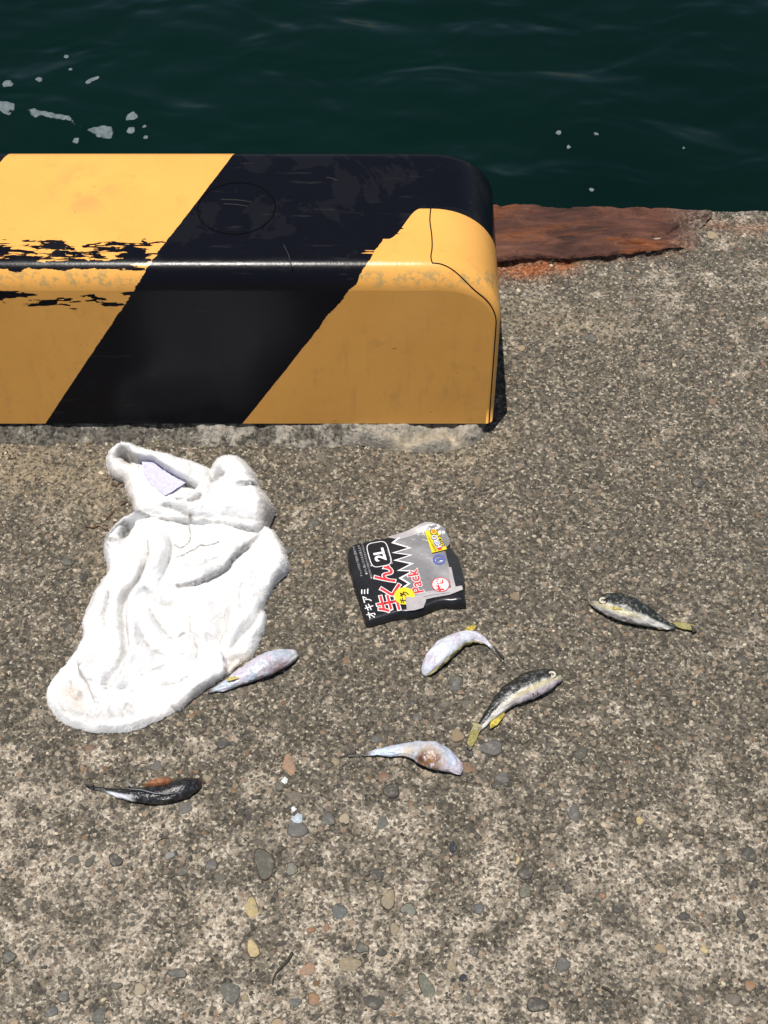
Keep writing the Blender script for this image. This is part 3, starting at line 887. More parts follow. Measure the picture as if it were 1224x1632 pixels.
po = po + 0.0030 * np.stack([fbm(po[:, 0], po[:, 1], 70, 3, 15), fbm(po[:, 0], po[:, 1], 70, 3, 18)], 1)


def plate_z(x, y, d):
    rise = 0.0065 + 0.003 * fbm(x, y, 5, 2, 2)
    st = fbm(x * 0.4, y * 1.3, 30, 5, 77, 0.6)
    lay = 0.0042 * np.round(st * 4) / 4 + 0.0022 * fbm(x * .45, y, 70, 4, 6, 0.6) + 0.0008 * fbm(x, y, 300, 2, 7)
    pit = vnoise(x * 45, y * 90, 41)
    lay = lay - 0.004 * smooth(0.72, 0.95, pit)
    crack = seg_dist(x, y, [(0.3955,1.6820), (0.4161,1.6847), (0.4349,1.7026), (0.4517,1.7179), (0.4735,1.7276), (0.4922,1.7417)])[0]
    crack2 = seg_dist(x, y, [(0.3430,1.6643), (0.3662,1.6670), (0.3937,1.6657), (0.4142,1.6684)])[0]
    z = rise + lay
    fade = smooth(0.52, 0.42, x)
    z = (z * (0.25 + 0.75 * fade) + 0.0005) * smooth(-0.001, 0.0016 + 0.012 * smooth(.40, .50, x), d)
    return z - 0.008 * np.exp(-(crack / 0.002) ** 2) - 0.005 * np.exp(-(crack2 / 0.002) ** 2)


pl_me = patch('steel_edging', po, plate_z, 0.002)[0]
plate = link_mesh('steel_edging', pl_me, RU.m)
put_props(plate, 'flaking rusty brown steel edging along the quay rim beside the wheel stop', 'steel edging')

# ------------------------------------------------------------------ towel
TW = Mat('terry_cloth', 0.95, 0.1)
tc = TW.noise(900, 2)
tb = TW.ramp(TW.noise(26, 5, 0.6), [(0.25, (.83, .82, .805)), (0.6, (.90, .90, .90))])
tb = TW.mix(TW.math('MULTIPLY', TW.attr('dirt_and_shade'), TW.math('MULTIPLY_ADD', TW.noise(160, 4, 0.7), 2.6, -0.55, clamp=True)), tb, (.12, .105, .085))  # dark colour: dirt stains together with painted crease and fold shade
tb = TW.mix(TW.math('MULTIPLY', TW.attr('blush'), TW.noise(70, 4)), tb, (.62, .50, .40))
TW.color(tb)
TW.normal(TW.bump(TW.math('ADD', tc, TW.math('MULTIPLY', TW.noise(330, 3, 0.6), 1.3)), 0.8, 0.0013))
towel = thing('towel', 'crumpled dirty white terry towel lying on the concrete before the wheel stop', 'towel', (*(-0.2583,1.0396), 0))


PILE = []


def cloth(name, outline, thick, er, feats, dirt_and_shade=(), blush=(), seed=0, wr=0.0035, lean=0.3, cell=0.0016, sm=9, base=None):
    O = catmull(outline, sm, True)
    O = O + 0.0016 * np.stack([fbm(O[:, 0], O[:, 1], 110, 3, seed + 3), fbm(O[:, 0], O[:, 1], 110, 3, seed + 8)], 1)

    O = O + 0.0010 * np.stack([fbm(O[:, 0], O[:, 1], 420, 2, seed + 13), fbm(O[:, 0], O[:, 1], 420, 2, seed + 18)], 1)

    def zf(x, y, d):
        t = thick(x, y) if callable(thick) else thick
        z = t * np.sqrt(np.maximum(0, 1 - (1 - np.minimum(d / er, 1)) ** 2))
        z = z + smooth(0, er, d) * (wr * 1.2 * fbm(x, y, 13, 2, seed) + wr * 1.25 * fbm(x * 1.0 + y * 0.5, y * 0.8 - x * .4, 34, 2, seed + 1))
        for f in feats:
            kind, line, a, w = f[:4]
            L = catmull(line, 4)
            dd_, sd, par, _, _ = seg_dist(x, y, L)
            en = np.minimum(1, 5 * np.minimum(par, 1 - par) + 0.15)
            if kind == 'ridge':
                z = z + a * en * np.exp(-(dd_ / w) ** 2) * smooth(0, er, d)
            elif kind == 'crease':
                z = z - 1.7 * a * en * np.exp(-np.abs(dd_ / w) ** 1.2) + 0.35 * a * en * np.exp(-((dd_ - 2.2 * w) / (1.2 * w)) ** 2)
            elif kind == 'lap':      # the left of the line lies on top, with a rolled edge
                up = np.where(sd > 0, np.sqrt(np.maximum(0, 1 - (1 - np.minimum(dd_ / (w * .35), 1)) ** 2)) * np.exp(-(dd_ / (w * 2.2)) ** 2), 0)
                dn = np.where(sd <= 0, -0.45 * np.exp(-(dd_ / (w * .6)) ** 2), 0)
                z = z + 1.35 * a * en * (up + dn) * smooth(0, er * .6, d)
        z = z + smooth(0, er, d) * 0.0030 * (1 - np.abs(fbm(x * 1.1 + .3 * y, y - .35 * x, 45, 3, seed + 6)) * 2.2)
        z = z + 0.0008 * fbm(x, y, 330, 2, seed + 4)
        z = np.maximum(z, 0.0012 + 0.001 * smooth(0, .01, d))
        return z + (base(x, y) if base is not None else 0)
    me, X, Y, D, Z = patch(name, O, zf, cell, lean)
    dv = np.zeros(len(X)); bv = np.zeros(len(X))
    for line, w, a in dirt_and_shade:
        dv = np.maximum(dv, a * np.exp(-(seg_dist(X, Y, catmull(line, 4))[0] / w) ** 2))
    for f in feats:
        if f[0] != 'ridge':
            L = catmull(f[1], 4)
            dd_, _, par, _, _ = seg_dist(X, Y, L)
            dv = np.maximum(dv, 0.62 * np.minimum(1, 4 * np.minimum(par, 1 - par) + .1) * np.exp(-(dd_ / 0.0016) ** 2))  # each crease and lap gets its shade painted in as a dark line
    for line, w, a in blush:
        bv = np.maximum(bv, a * np.exp(-(seg_dist(X, Y, catmull(line, 4))[0] / w) ** 2))
    set_val(me, 'dirt_and_shade', dv); set_val(me, 'blush', bv)
    vn = np.zeros(len(me.vertices) * 3, np.float32); me.vertices.foreach_get('normal', vn)
    co = np.zeros(len(me.vertices) * 3, np.float32); me.vertices.foreach_get('co', co)
    PILE.append((co.reshape(-1, 3).copy(), vn.reshape(-1, 3).copy(), dv, bv))
    return link_mesh(name, me, TW.m, towel)


body_o = [(-0.3176,1.1557), (-0.3268,1.1466), (-0.3394,1.1303), (-0.3457,1.1177), (-0.3443,1.0983), (-0.3377,1.0773), (-0.3441,1.0600), (-0.3510,1.0430), (-0.3564,1.0227), (-0.3600,1.0028), (-0.3576,0.9766), (-0.3715,0.9477), (-0.3856,0.9225), (-0.3883,0.8978), (-0.3777,0.8780), (-0.3523,0.8600),
          (-0.3202,0.8534), (-0.2890,0.8546), (-0.2690,0.8630), (-0.2391,0.8810), (-0.2245,0.8953), (-0.2112,0.9117), (-0.1975,0.9257), (-0.1818,0.9304), (-0.1680,0.9462), (-0.1575,0.9525), (-0.1478,0.9734), (-0.1404,1.0061), (-0.1437,1.0278), (-0.1312,1.0583), (-0.1191,1.0721), (-0.1166,1.0930), (-0.1283,1.1231), (-0.1420,1.1411), (-0.1826,1.1704), (-0.2584,1.1741)]
_ty0 = (-0.2675,1.1447)[1]; _ty1 = (-0.2422,0.8555)[1]
cloth('towel_body', body_o,
      lambda x, y: 0.0068 + 0.0182 * smooth(_ty1 + 0.03, _ty0, y), 0.009,
      [('crease', [(-0.2915,1.1160), (-0.2879,1.0930), (-0.2921,1.0662), (-0.3036,1.0423), (-0.3094,1.0254), (-0.3051,0.9897), (-0.3007,0.9637), (-0.3056,0.9382), (-0.3153,0.9148)], 0.010, 0.0042),
       ('crease', [(-0.2662,1.1303), (-0.2581,1.1018), (-0.2613,1.0738), (-0.2700,1.0464)], 0.004, 0.005), ('ridge', [(-0.2774,1.1267), (-0.2688,1.0947), (-0.2741,1.0600)], 0.006, 0.010),
       ('crease', [(-0.2289,1.0194), (-0.2293,0.9897), (-0.2191,0.9637), (-0.2228,0.9414)], 0.005, 0.005), ('ridge', [(-0.2138,1.0396), (-0.2141,1.0061), (-0.2063,0.9734)], 0.006, 0.012),
       ('crease', [(-0.2864,0.9864), (-0.2733,0.9637), (-0.2508,0.9541)], 0.004, 0.004), ('crease', [(-0.3357,1.0600), (-0.3285,1.0328), (-0.3324,1.0061), (-0.3270,0.9831)], 0.005, 0.005),
       ('crease', [(-0.1677,1.0600), (-0.1735,1.0396), (-0.1691,1.0127)], 0.005, 0.006), ('crease', [(-0.2450,1.0808), (-0.2222,1.0773), (-0.2060,1.0877)], 0.004, 0.005), ('crease', [(-0.2579,0.9132), (-0.2371,0.9194), (-0.2221,0.9319)], 0.003, 0.004), ('crease', [(-0.3629,0.9225), (-0.3583,0.9070), (-0.3461,0.8947)], 0.004, 0.005), ('crease', [(-0.2806,0.9009), (-0.2948,0.9101), (-0.3051,0.9070)], 0.004, 0.005),
       ('lap', [(-0.2924,1.1195), (-0.2881,1.0947), (-0.2916,1.0669), (-0.3031,1.0430), (-0.3092,1.0261), (-0.3048,0.9897), (-0.3004,0.9637), (-0.3053,0.9382), (-0.3166,0.9148)], 0.011, 0.012),
       ('crease', [(-0.3109,1.1466), (-0.3168,1.1339), (-0.3202,1.1195)], 0.014, 0.004),
       ('ridge', [(-0.3296,1.1195), (-0.3191,1.0877), (-0.3241,1.0566), (-0.3343,1.0227), (-0.3387,0.9897)], 0.008, 0.012),
       ('ridge', [(-0.2682,1.1195), (-0.2663,1.0669), (-0.2786,1.0194), (-0.2797,0.9734)], 0.006, 0.016),
       ('lap', [(-0.2508,1.0491), (-0.2206,1.0566), (-0.1937,1.0721), (-0.1834,1.0877), (-0.1714,1.1018), (-0.1513,1.1249)], 0.009, 0.012),
       ('crease', [(-0.1883,1.0328), (-0.1899,1.0061), (-0.1918,0.9799), (-0.2012,0.9589)], 0.007, 0.008),
       ('ridge', [(-0.1668,1.0704), (-0.1741,1.0261), (-0.1774,0.9897), (-0.1839,0.9637)], 0.008, 0.013),
       ('crease', [(-0.1438,1.0294), (-0.1546,0.9995), (-0.1698,0.9766), (-0.1848,0.9573)], 0.005, 0.004),
       ('crease', [(-0.2868,1.0464), (-0.2696,1.0268), (-0.2570,1.0244), (-0.2503,1.0268)], 0.005, 0.0045),
       ('crease', [(-0.2782,1.0144), (-0.2624,0.9929), (-0.2502,0.9782), (-0.2343,0.9831)], 0.004, 0.004),
       ('lap', [(-0.1817,0.9288), (-0.1873,0.9541), (-0.2001,0.9621)], 0.006, 0.007),
       ('crease', [(-0.1697,0.9525), (-0.1827,0.9446), (-0.1876,0.9382)], 0.005, 0.004),
       ('lap', [(-0.2804,0.9257), (-0.2602,0.9382), (-0.2334,0.9557)], -0.004, 0.006),
       ('lap', [(-0.3580,0.9477), (-0.3529,0.9319), (-0.3404,0.9132), (-0.3293,0.8871)], 0.007, 0.010),
       ('crease', [(-0.3413,0.9210), (-0.3273,0.9148), (-0.3123,0.9241), (-0.3048,0.9414)], 0.006, 0.006),
       ('crease', [(-0.3186,0.9086), (-0.3143,0.9225), (-0.3055,0.9351)], 0.006, 0.004),
       ('ridge', [(-0.3480,0.9541), (-0.3407,0.9382), (-0.3219,0.9382)], 0.006, 0.012),
       ('ridge', [(-0.3713,0.8856), (-0.3323,0.8674), (-0.2905,0.8689), (-0.2453,0.8917)], 0.003, 0.014),
       ('ridge', [(-0.2365,1.1160), (-0.2173,1.0877), (-0.2270,1.0669)], 0.006, 0.014),
       ('lap', [(-0.1212,1.0877), (-0.1494,1.0877), (-0.1717,1.0808)], 0.004, 0.010),
       ('lap', [(-0.3420,1.1160), (-0.3319,1.1018), (-0.3221,1.1160)], -0.007, 0.008)],
      dirt_and_shade=[([(-0.3167,1.1466), (-0.3193,1.1303), (-0.3210,1.1195)], 0.006, 0.8), ([(-0.3659,0.8841), (-0.3437,0.8750), (-0.3174,0.8750), (-0.2919,0.8825)], 0.011, 0.42), ([(-0.2974,0.8720), (-0.2947,0.8886)], 0.005, 0.5),
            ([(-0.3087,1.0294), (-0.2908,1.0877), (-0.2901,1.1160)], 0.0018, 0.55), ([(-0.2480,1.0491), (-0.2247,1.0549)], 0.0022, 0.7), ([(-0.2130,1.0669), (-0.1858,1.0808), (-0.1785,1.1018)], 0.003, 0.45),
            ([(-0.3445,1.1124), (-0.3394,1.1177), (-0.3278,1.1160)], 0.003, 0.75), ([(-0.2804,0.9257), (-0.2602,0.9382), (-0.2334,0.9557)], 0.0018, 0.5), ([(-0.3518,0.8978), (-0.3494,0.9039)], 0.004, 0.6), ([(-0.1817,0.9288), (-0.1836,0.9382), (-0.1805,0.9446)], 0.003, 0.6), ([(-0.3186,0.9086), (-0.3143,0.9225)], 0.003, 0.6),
            ([(-0.2412,1.1393), (-0.2382,1.1267), (-0.2396,1.1124), (-0.2483,1.1035), (-0.2574,1.1106)], 0.0013, 1.0), ([(-0.2513,1.0891), (-0.2426,1.0930), (-0.2380,1.0990), (-0.2291,1.1018), (-0.2244,1.1071), (-0.2130,1.1078), (-0.2021,1.1138)], 0.0013, 1.0), ([(-0.2169,1.0825), (-0.2025,1.0870)], 0.0024, 0.5), ([(-0.2908,1.0877), (-0.2962,1.0566), (-0.3089,1.0311)], 0.0016, 0.9), ([(-0.3018,0.9637), (-0.3047,0.9398), (-0.3176,0.9117)], 0.0020, 0.8), ([(-0.2600,0.9367), (-0.2805,0.9263)], .0012, .7), ([(-0.1952,0.9913), (-0.1904,1.0127)], .008, .22), ([(-0.1684,1.0738), (-0.1593,1.0600)], .012, .2), ([(-0.1856,1.0328), (-0.1880,1.0061)], .008, .25), ([(-0.3484,0.9799), (-0.3311,0.9477)], .010, .2), ([(-0.2850,1.0430), (-0.2681,1.0254), (-0.2515,1.0254)], .0022, .4), ([(-0.3465,0.9414), (-0.3547,0.9319), (-0.3404,0.9132)], .0018, .6), ([(-0.1431,1.0278), (-0.1546,0.9995), (-0.1698,0.9766), (-0.1836,0.9589)], .0018, .5), ([(-0.3330,1.0738), (-0.3421,1.0430), (-0.3477,1.0194)], .003, .3), ([(-0.2531,0.9799), (-0.2655,0.9962), (-0.2782,1.0144)], .0012, .5), ([(-0.3402,0.9117), (-0.3310,0.8901)], 0.002, 0.4), ([(-0.2422,0.9799), (-0.2357,0.9838)], 0.002, 0.7)],  # wide faint entries paint the soft grey shade of the folds
      blush=[([(-0.3632,0.9039), (-0.3457,0.8917)], 0.012, 0.9), ([(-0.1823,0.9382), (-0.1615,0.9509)], 0.010, 0.8), ([(-0.1282,1.1195), (-0.1473,1.1018)], 0.015, 0.5), ([(-0.2541,0.8720), (-0.2294,0.8901)], 0.008, 0.5)], seed=100)
up_o = [(-0.3111,1.1623), (-0.3073,1.1685), (-0.2935,1.1759), (-0.2736,1.1815), (-0.2539,1.1897), (-0.2388,1.2021), (-0.2265,1.2229), (-0.2169,1.2460), (-0.2001,1.2546), (-0.1814,1.2507), (-0.1655,1.2314), (-0.1552,1.2040), (-0.1432,1.1852), (-0.1374,1.1667), (-0.1433,1.1502), (-0.1481,1.1303), (-0.1612,1.1224),
        (-0.1788,1.1303), (-0.1950,1.1375), (-0.2153,1.1404), (-0.2384,1.1404), (-0.2673,1.1429), (-0.2906,1.1455), (-0.3050,1.1447), (-0.3186,1.1375), (-0.3345,1.1249), (-0.3440,1.1131), (-0.3473,1.1167), (-0.3385,1.1357), (-0.3259,1.1520)]
cloth('towel_bunch', up_o, 0.043, 0.016,
      [('lap', [(-0.3063,1.1586), (-0.2795,1.1502), (-0.2418,1.1476), (-0.2041,1.1447), (-0.1720,1.1375)], -0.006, 0.008),
       ('ridge', [(-0.3070,1.1648), (-0.2815,1.1722), (-0.2459,1.1630), (-0.2112,1.1630)], 0.006, 0.011),
       ('crease', [(-0.2810,1.1667), (-0.2572,1.1593), (-0.2391,1.1502)], 0.006, 0.005),
       ('crease', [(-0.2538,1.1704), (-0.2486,1.1778), (-0.2418,1.1845)], 0.007, 0.004),
       ('crease', [(-0.2406,1.1685), (-0.2310,1.1770), (-0.2266,1.1845)], 0.007, 0.004),
       ('crease', [(-0.2141,1.2058), (-0.2112,1.2146), (-0.2001,1.2172)], 0.010, 0.005),
       ('lap', [(-0.1841,1.1957), (-0.1695,1.1972), (-0.1536,1.2002), (-0.1443,1.1908)], 0.007, 0.009),
       ('crease', [(-0.2276,1.2306), (-0.2172,1.2077), (-0.2212,1.1815)], 0.006, 0.008),
       ('ridge', [(-0.2106,1.2421), (-0.1862,1.2306), (-0.1670,1.2040)], 0.008, 0.014),
       ('ridge', [(-0.2003,1.1741), (-0.1739,1.1704), (-0.1503,1.1630)], 0.006, 0.012),
       ('crease', [(-0.2019,1.1538), (-0.1755,1.1484), (-0.1506,1.1393)], 0.006, 0.005),
       ('crease', [(-0.2838,1.1964), (-0.2600,1.1927), (-0.2310,1.1957)], 0.010, 0.008)],
      dirt_and_shade=[([(-0.3259,1.1520), (-0.3031,1.1549), (-0.2792,1.1466), (-0.2414,1.1418), (-0.2008,1.1382), (-0.1717,1.1321), (-0.1556,1.1249)], 0.0022, 0.75), ([(-0.2538,1.1704), (-0.2485,1.1770), (-0.2417,1.1837)], 0.0022, 0.9), ([(-0.2406,1.1685), (-0.2345,1.1722), (-0.2277,1.1830)], 0.002, 0.8), ([(-0.2308,1.1741), (-0.2280,1.1748)], 0.002, .8),
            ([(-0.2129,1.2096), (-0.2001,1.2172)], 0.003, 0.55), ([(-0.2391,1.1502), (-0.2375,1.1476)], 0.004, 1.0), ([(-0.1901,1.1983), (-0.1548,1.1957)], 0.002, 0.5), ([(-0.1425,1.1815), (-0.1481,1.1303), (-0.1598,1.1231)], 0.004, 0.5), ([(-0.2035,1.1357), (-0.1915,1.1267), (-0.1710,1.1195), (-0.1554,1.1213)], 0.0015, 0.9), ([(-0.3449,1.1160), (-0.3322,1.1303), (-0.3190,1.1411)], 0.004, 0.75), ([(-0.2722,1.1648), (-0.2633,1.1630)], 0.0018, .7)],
      blush=[([(-0.1448,1.1704), (-0.1462,1.1375)], 0.008, 0.5)], seed=200, wr=0.0045, lean=0.35)
flap_o = [(-0.3586,1.2491), (-0.3550,1.2624), (-0.3393,1.2722), (-0.3236,1.2710), (-0.3018,1.2632), (-0.2651,1.2530), (-0.2222,1.2375), (-0.2153,1.2229), (-0.2214,1.1852), (-0.2581,1.1704), (-0.3041,1.1648), (-0.3166,1.1741), (-0.3201,1.1852), (-0.3300,1.2040), (-0.3326,1.2153), (-0.3480,1.2260)]
cloth('towel_flap', flap_o, 0.026, 0.012,
      [('lap', [(-0.3443,1.2468), (-0.3356,1.2577), (-0.3277,1.2530), (-0.3149,1.2441), (-0.2937,1.2402), (-0.2745,1.2248), (-0.2557,1.2115), (-0.2298,1.1994)], 0.016, 0.014),
       ('crease', [(-0.3370,1.2561), (-0.3288,1.2491), (-0.3226,1.2468)], 0.010, 0.005),
       ('crease', [(-0.2742,1.2210), (-0.2494,1.2070), (-0.2281,1.1972)], 0.006, 0.004)],
      dirt_and_shade=[([(-0.3368,1.2546), (-0.3288,1.2491), (-0.3227,1.2476)], 0.003, 0.7), ([(-0.2602,1.1946), (-0.2463,1.2040), (-0.2297,1.1983)], 0.0022, 0.6), ([(-0.2770,1.2191), (-0.2492,1.2040)], 0.0016, 0.6)], blush=[([(-0.3321,1.2383), (-0.3203,1.1815)], 0.015, 0.7), ([(-0.3520,1.2306), (-0.3326,1.2153)], .01, .6)], seed=300, wr=0.002, lean=0.35)
lab = simple_mat('lavender_tint', (.54, .53, .78), 0.8, 0.2, 0.14, 200)
lav_me = patch('lavender_patch', [(-0.3080,1.2402), (-0.2936,1.2391), (-0.2744,1.2229), (-0.2493,1.2055), (-0.2603,1.1957), (-0.2740,1.1852), (-0.2932,1.2040), (-0.3035,1.2191)], lambda x, y, d: 0.0300 + 0.0015 * fbm(x, y, 60, 2, 3) + 0 * d, 0.003, 0.35)[0]  # thin lavender patch lying in the opening of the flap
link_mesh('lavender_patch', lav_me, lab, towel)
rim_o = [(-0.2339,0.8810), (-0.2194,0.8978), (-0.1969,0.9163), (-0.1843,0.9288), (-0.1822,0.9462), (-0.1874,0.9557), (-0.1962,0.9462), (-0.2111,0.9288), (-0.2310,0.9101), (-0.2477,0.8886)]
cloth('towel_hem', rim_o, 0.015, 0.007, [('ridge', [(-0.2225,0.9039), (-0.1953,0.9319)], 0.003, 0.008)], dirt_and_shade=[([(-0.2194,0.8978), (-0.1970,0.9179), (-0.1832,0.9319)], 0.0022, 0.45)], blush=[([(-0.2340,0.8825), (-0.1969,0.9163)], 0.006, 0.6)], seed=400, wr=0.0025)
# terry loops standing on the cloth: far too many to count
_c = np.concatenate([p[0] for p in PILE]); _n = np.concatenate([p[1] for p in PILE])
_d = np.concatenate([p[2] for p in PILE]); _b = np.concatenate([p[3] for p in PILE])
sel = rng.integers(0, len(_c), 45000)
root = _c[sel] + rng.normal(0, 0.0006, (len(sel), 3)); nn = _n[sel] + rng.normal(0, 0.55, (len(sel), 3))
nn /= np.linalg.norm(nn, axis=1)[:, None]
sd_ = np.cross(nn, rng.normal(0, 1, (len(sel), 3))); sd_ /= np.linalg.norm(sd_, axis=1)[:, None]
ln = rng.uniform(0.0006, 0.0014, (len(sel), 1))
tv = np.stack([root - sd_ * 0.00035 - nn * .0004, root + sd_ * 0.00035 - nn * .0004, root + nn * ln], 1).reshape(-1, 3)
pile_me = mesh_np('terry_pile', tv, np.arange(len(tv)).reshape(-1, 3))
set_val(pile_me, 'dirt_and_shade', np.repeat(_d[sel], 3)); set_val(pile_me, 'blush', np.repeat(_b[sel], 3))
pile = link_mesh('terry_pile', pile_me, TW.m, towel)
put_props(pile, None, None, None, 'stuff')

# ------------------------------------------------------------------ bait bag
BL = Mat('black_film', 0.30, 0.5)
bl_n = BL.noise(40, 4)
BL.color(BL.ramp(bl_n, [(0.3, (.010, .010, .012)), (0.7, (.018, .018, .021))]))
BL.normal(BL.bump(BL.noise(90, 3, 0.5), 0.25, 0.0015))
CLR = Mat('clouded_film', 0.28, 0.5)
CLR.color(CLR.ramp(CLR.noise(18, 4, 0.6, None, 0.6), [(0.3, (.15, .145, .15)), (0.5, (.25, .245, .255)), (0.62, (.33, .325, .335)), (0.8, (.46, .45, .46))]))
CLR.normal(CLR.bump(CLR.noise(48, 3, 0.5, None, 1.2), 0.7, 0.004))
TAB = Mat('milky_plastic', 0.3, 0.5)
TAB.color(TAB.ramp(TAB.noise(60, 3), [(0.3, (.36, .33, .34)), (0.7, (.50, .47, .475))]))
WHITE = simple_mat('white_print', (.80, .80, .80), 0.4, 0.5, 0.04)
RED = simple_mat('red_print', (.62, .035, .045), 0.4, 0.5, 0.06)
YEL = simple_mat('yellow_print', (.80, .62, .025), 0.4, 0.5, 0.05)
BLU = simple_mat('blue_print', (.10, .13, .40), 0.4, 0.5, 0.05)
BLKP = simple_mat('black_print', (.012, .012, .012), 0.4, 0.5, 0.05)
ORG = simple_mat('orange_print', (.75, .22, .03), 0.4, 0.5, 0.05)
GRYP = simple_mat('grey_print', (.42, .42, .43), 0.5, 0.4, 0.05)
bag = thing('bait_bag', 'flat black zip bag of krill bait with a clear window and red Japanese lettering', 'bait bag', (*(0.0233,1.0640), 0))


def bag_z(x, y):
    return 0.0125 + 0.0012 * fbm(x, y, 14, 1, 5)


bag_o = [(-0.0453,1.1011), (-0.0443,1.1077), (-0.0399,1.1118), (-0.0200,1.1172), (0.0047,1.1225), (0.0276,1.1225), (0.0505,1.1248), (0.0619,1.1225), (0.0749,1.1106), (0.0806,1.1094), (0.0860,1.0988), (0.0917,1.0883), (0.0955,1.0709), (0.0989,1.0571), (0.0981,1.0435), (0.0990,1.0250), (0.0930,1.0237), (0.0823,1.0224), (0.0728,1.0237),
         (0.0635,1.0210), (0.0505,1.0148), (0.0339,1.0082), (0.0192,1.0077), (-0.0046,0.9994), (-0.0189,0.9952), (-0.0226,1.0000), (-0.0286,1.0233), (-0.0344,1.0435), (-0.0393,1.0640), (-0.0433,1.0824)]


def pouch_z(x, y, d):
    return bag_z(x, y) * np.sqrt(np.maximum(0.01, 1 - (1 - np.minimum(d / 0.0065, 1)) ** 2)) + 0.0018 * smooth((0.0727,1.0988)[0], (0.0872,1.0755)[0], x) * fbm(x, y, 90, 3, 7)


link_mesh('pouch', patch('pouch', catmull(bag_o, 3, True), pouch_z, 0.0018)[0], BL.m, bag)


def sheet(name, outline, m, h, parent=bag, cell=0.002, curl=None, sm=0):
    o = catmull(outline, sm, True) if sm else outline
    me = patch(name, o, lambda x, y, d: bag_z(x, y) + h + (curl(x, y) if curl else 0), cell)[0]
    return link_mesh(name, me, m, parent)


# clear window, with its upper corner lifting off the bag
lift_p = (0.0660,1.1392)


def lift(x, y):
    return 0.007 * np.exp(-(((x - lift_p[0]) / 0.03) ** 2 + ((y - lift_p[1]) / 0.010) ** 2))


win_o = [(0.0047,1.1225), (0.0276,1.1308), (0.0507,1.1412), (0.0603,1.1397), (0.0755,1.1325), (0.0808,1.1189), (0.0806,1.1106), (0.0747,1.1035), (0.0797,1.0755), (0.0820,1.0594), (0.0787,1.0390), (0.0600,1.0333), (0.0341,1.0300), (0.0230,1.0277), (0.0104,1.1082), (0.0085,1.1189)]
sheet('window', win_o, CLR.m, 0.0006, curl=lift)
flap2 = [(0.0037,1.1225), (0.0276,1.1308), (0.0507,1.1412), (0.0603,1.1388), (0.0505,1.1296), (0.0352,1.1236), (0.0180,1.1182)]
sheet('window_edge', flap2, TAB.m, 0.0012, curl=lift)
black_o = [(0.0039,1.1210), (0.0180,1.1210), (0.0104,1.1139), (0.0321,1.1054), (0.0115,1.0983), (0.0334,1.0946), (0.0133,1.0866), (0.0340,1.0820), (0.0177,1.0709), (0.0349,1.0697), (0.0192,1.0594), (0.0297,1.0514), (0.0213,1.0435), (0.0239,1.0210), (0.0174,1.0166), (-0.0028,1.0099), (-0.0208,1.0077), (-0.0259,1.0210), (-0.0365,1.0594), (-0.0425,1.0918), (-0.0390,1.1092), (-0.0200,1.1153)]
zz = [(0.0192,1.1215), (0.0108,1.1134), (0.0321,1.1051), (0.0118,1.0979), (0.0333,1.0941), (0.0137,1.0862), (0.0343,1.0811), (0.0181,1.0709), (0.0350,1.0700), (0.0195,1.0594), (0.0306,1.0514), (0.0232,1.0457)]
sheet('printed_panel', black_o, BL.m, 0.0009)


def strip(name, pts, w, m, h, parent=bag):
    V = []; F = []
    n = len(pts)
    P = [Vector((*p, 0)) for p in pts]
    for i in range(n):
        a = (P[i] - P[i - 1]).normalized() if i else None
        b = (P[i + 1] - P[i]).normalized() if i < n - 1 else None
        t = ((a or b) + (b or a))
        t = t.normalized() if t.length > 0.3 else (a or b)
        s = Vector((-t.y, t.x, 0))
        k = 1.0
        if a and b:
            k = 1 / max(0.45, abs(s.dot(Vector((-a.y, a.x, 0)))))
        for sg in (1, -1):
            q = P[i] + s * sg * w * .5 * k
            z = float(bag_z(np.array([q.x]), np.array([q.y]))[0]) + h
            V.append((q.x, q.y, z))
    for i in range(n - 1):
        F.append([2 * i, 2 * i + 1, 2 * i + 3, 2 * i + 2])
    return link_mesh(name, mesh_np(name, np.array(V), F), m, parent, shade=False)


strip('zigzag_trim', zz, 0.0022, WHITE, 0.0013)
side_o = [(0.0751,1.1023), (0.0805,1.1077), (0.0863,1.0976), (0.0917,1.0871), (0.0952,1.0697), (0.0978,1.0560), (0.0951,1.0423), (0.0861,1.0378), (0.0802,1.0594), (0.0797,1.0755)]
SIDEF = Mat('dark_shiny_film', 0.34, 0.5)
SIDEF.color((.022, .023, .026))
SIDEF.normal(SIDEF.bump(SIDEF.noise(70, 3, 0.5), 0.35, 0.003))
sheet('side_fold', side_o, SIDEF.m, 0.0011)
sheet('zip_strip', [(0.0327,1.0322), (0.0490,1.0390), (0.0714,1.0423), (0.0826,1.0457), (0.0938,1.0480), (0.0951,1.0423), (0.0786,1.0345), (0.0600,1.0304), (0.0488,1.0273), (0.0340,1.0244)], TAB.m, 0.0018)
sheet('zip_rib', [(0.0341,1.0300), (0.0564,1.0356), (0.0787,1.0390), (0.0786,1.0372), (0.0563,1.0333), (0.0341,1.0273)], GRYP, 0.0028)
sheet('zip_strip', [(0.0782,1.0755), (0.0819,1.0755), (0.0841,1.0594), (0.0866,1.0446), (0.0810,1.0423), (0.0792,1.0594)], TAB.m, 0.0021)
sheet('zip_tab', [(0.0260,1.0309), (0.0341,1.0300), (0.0498,1.0304), (0.0503,1.0244), (0.0468,1.0148), (0.0366,1.0113), (0.0273,1.0104), (0.0263,1.0210)], TAB.m, 0.0030)

# lettering: flat print lying on the film, read from the zip side
_g0 = Vector((*(-0.0192,0.9956), 0)); _g1 = Vector((*(-0.0446,1.1058), 0))
RD = (_g1 - _g0).normalized()
UP = Vector((-RD.y, RD.x, 0))


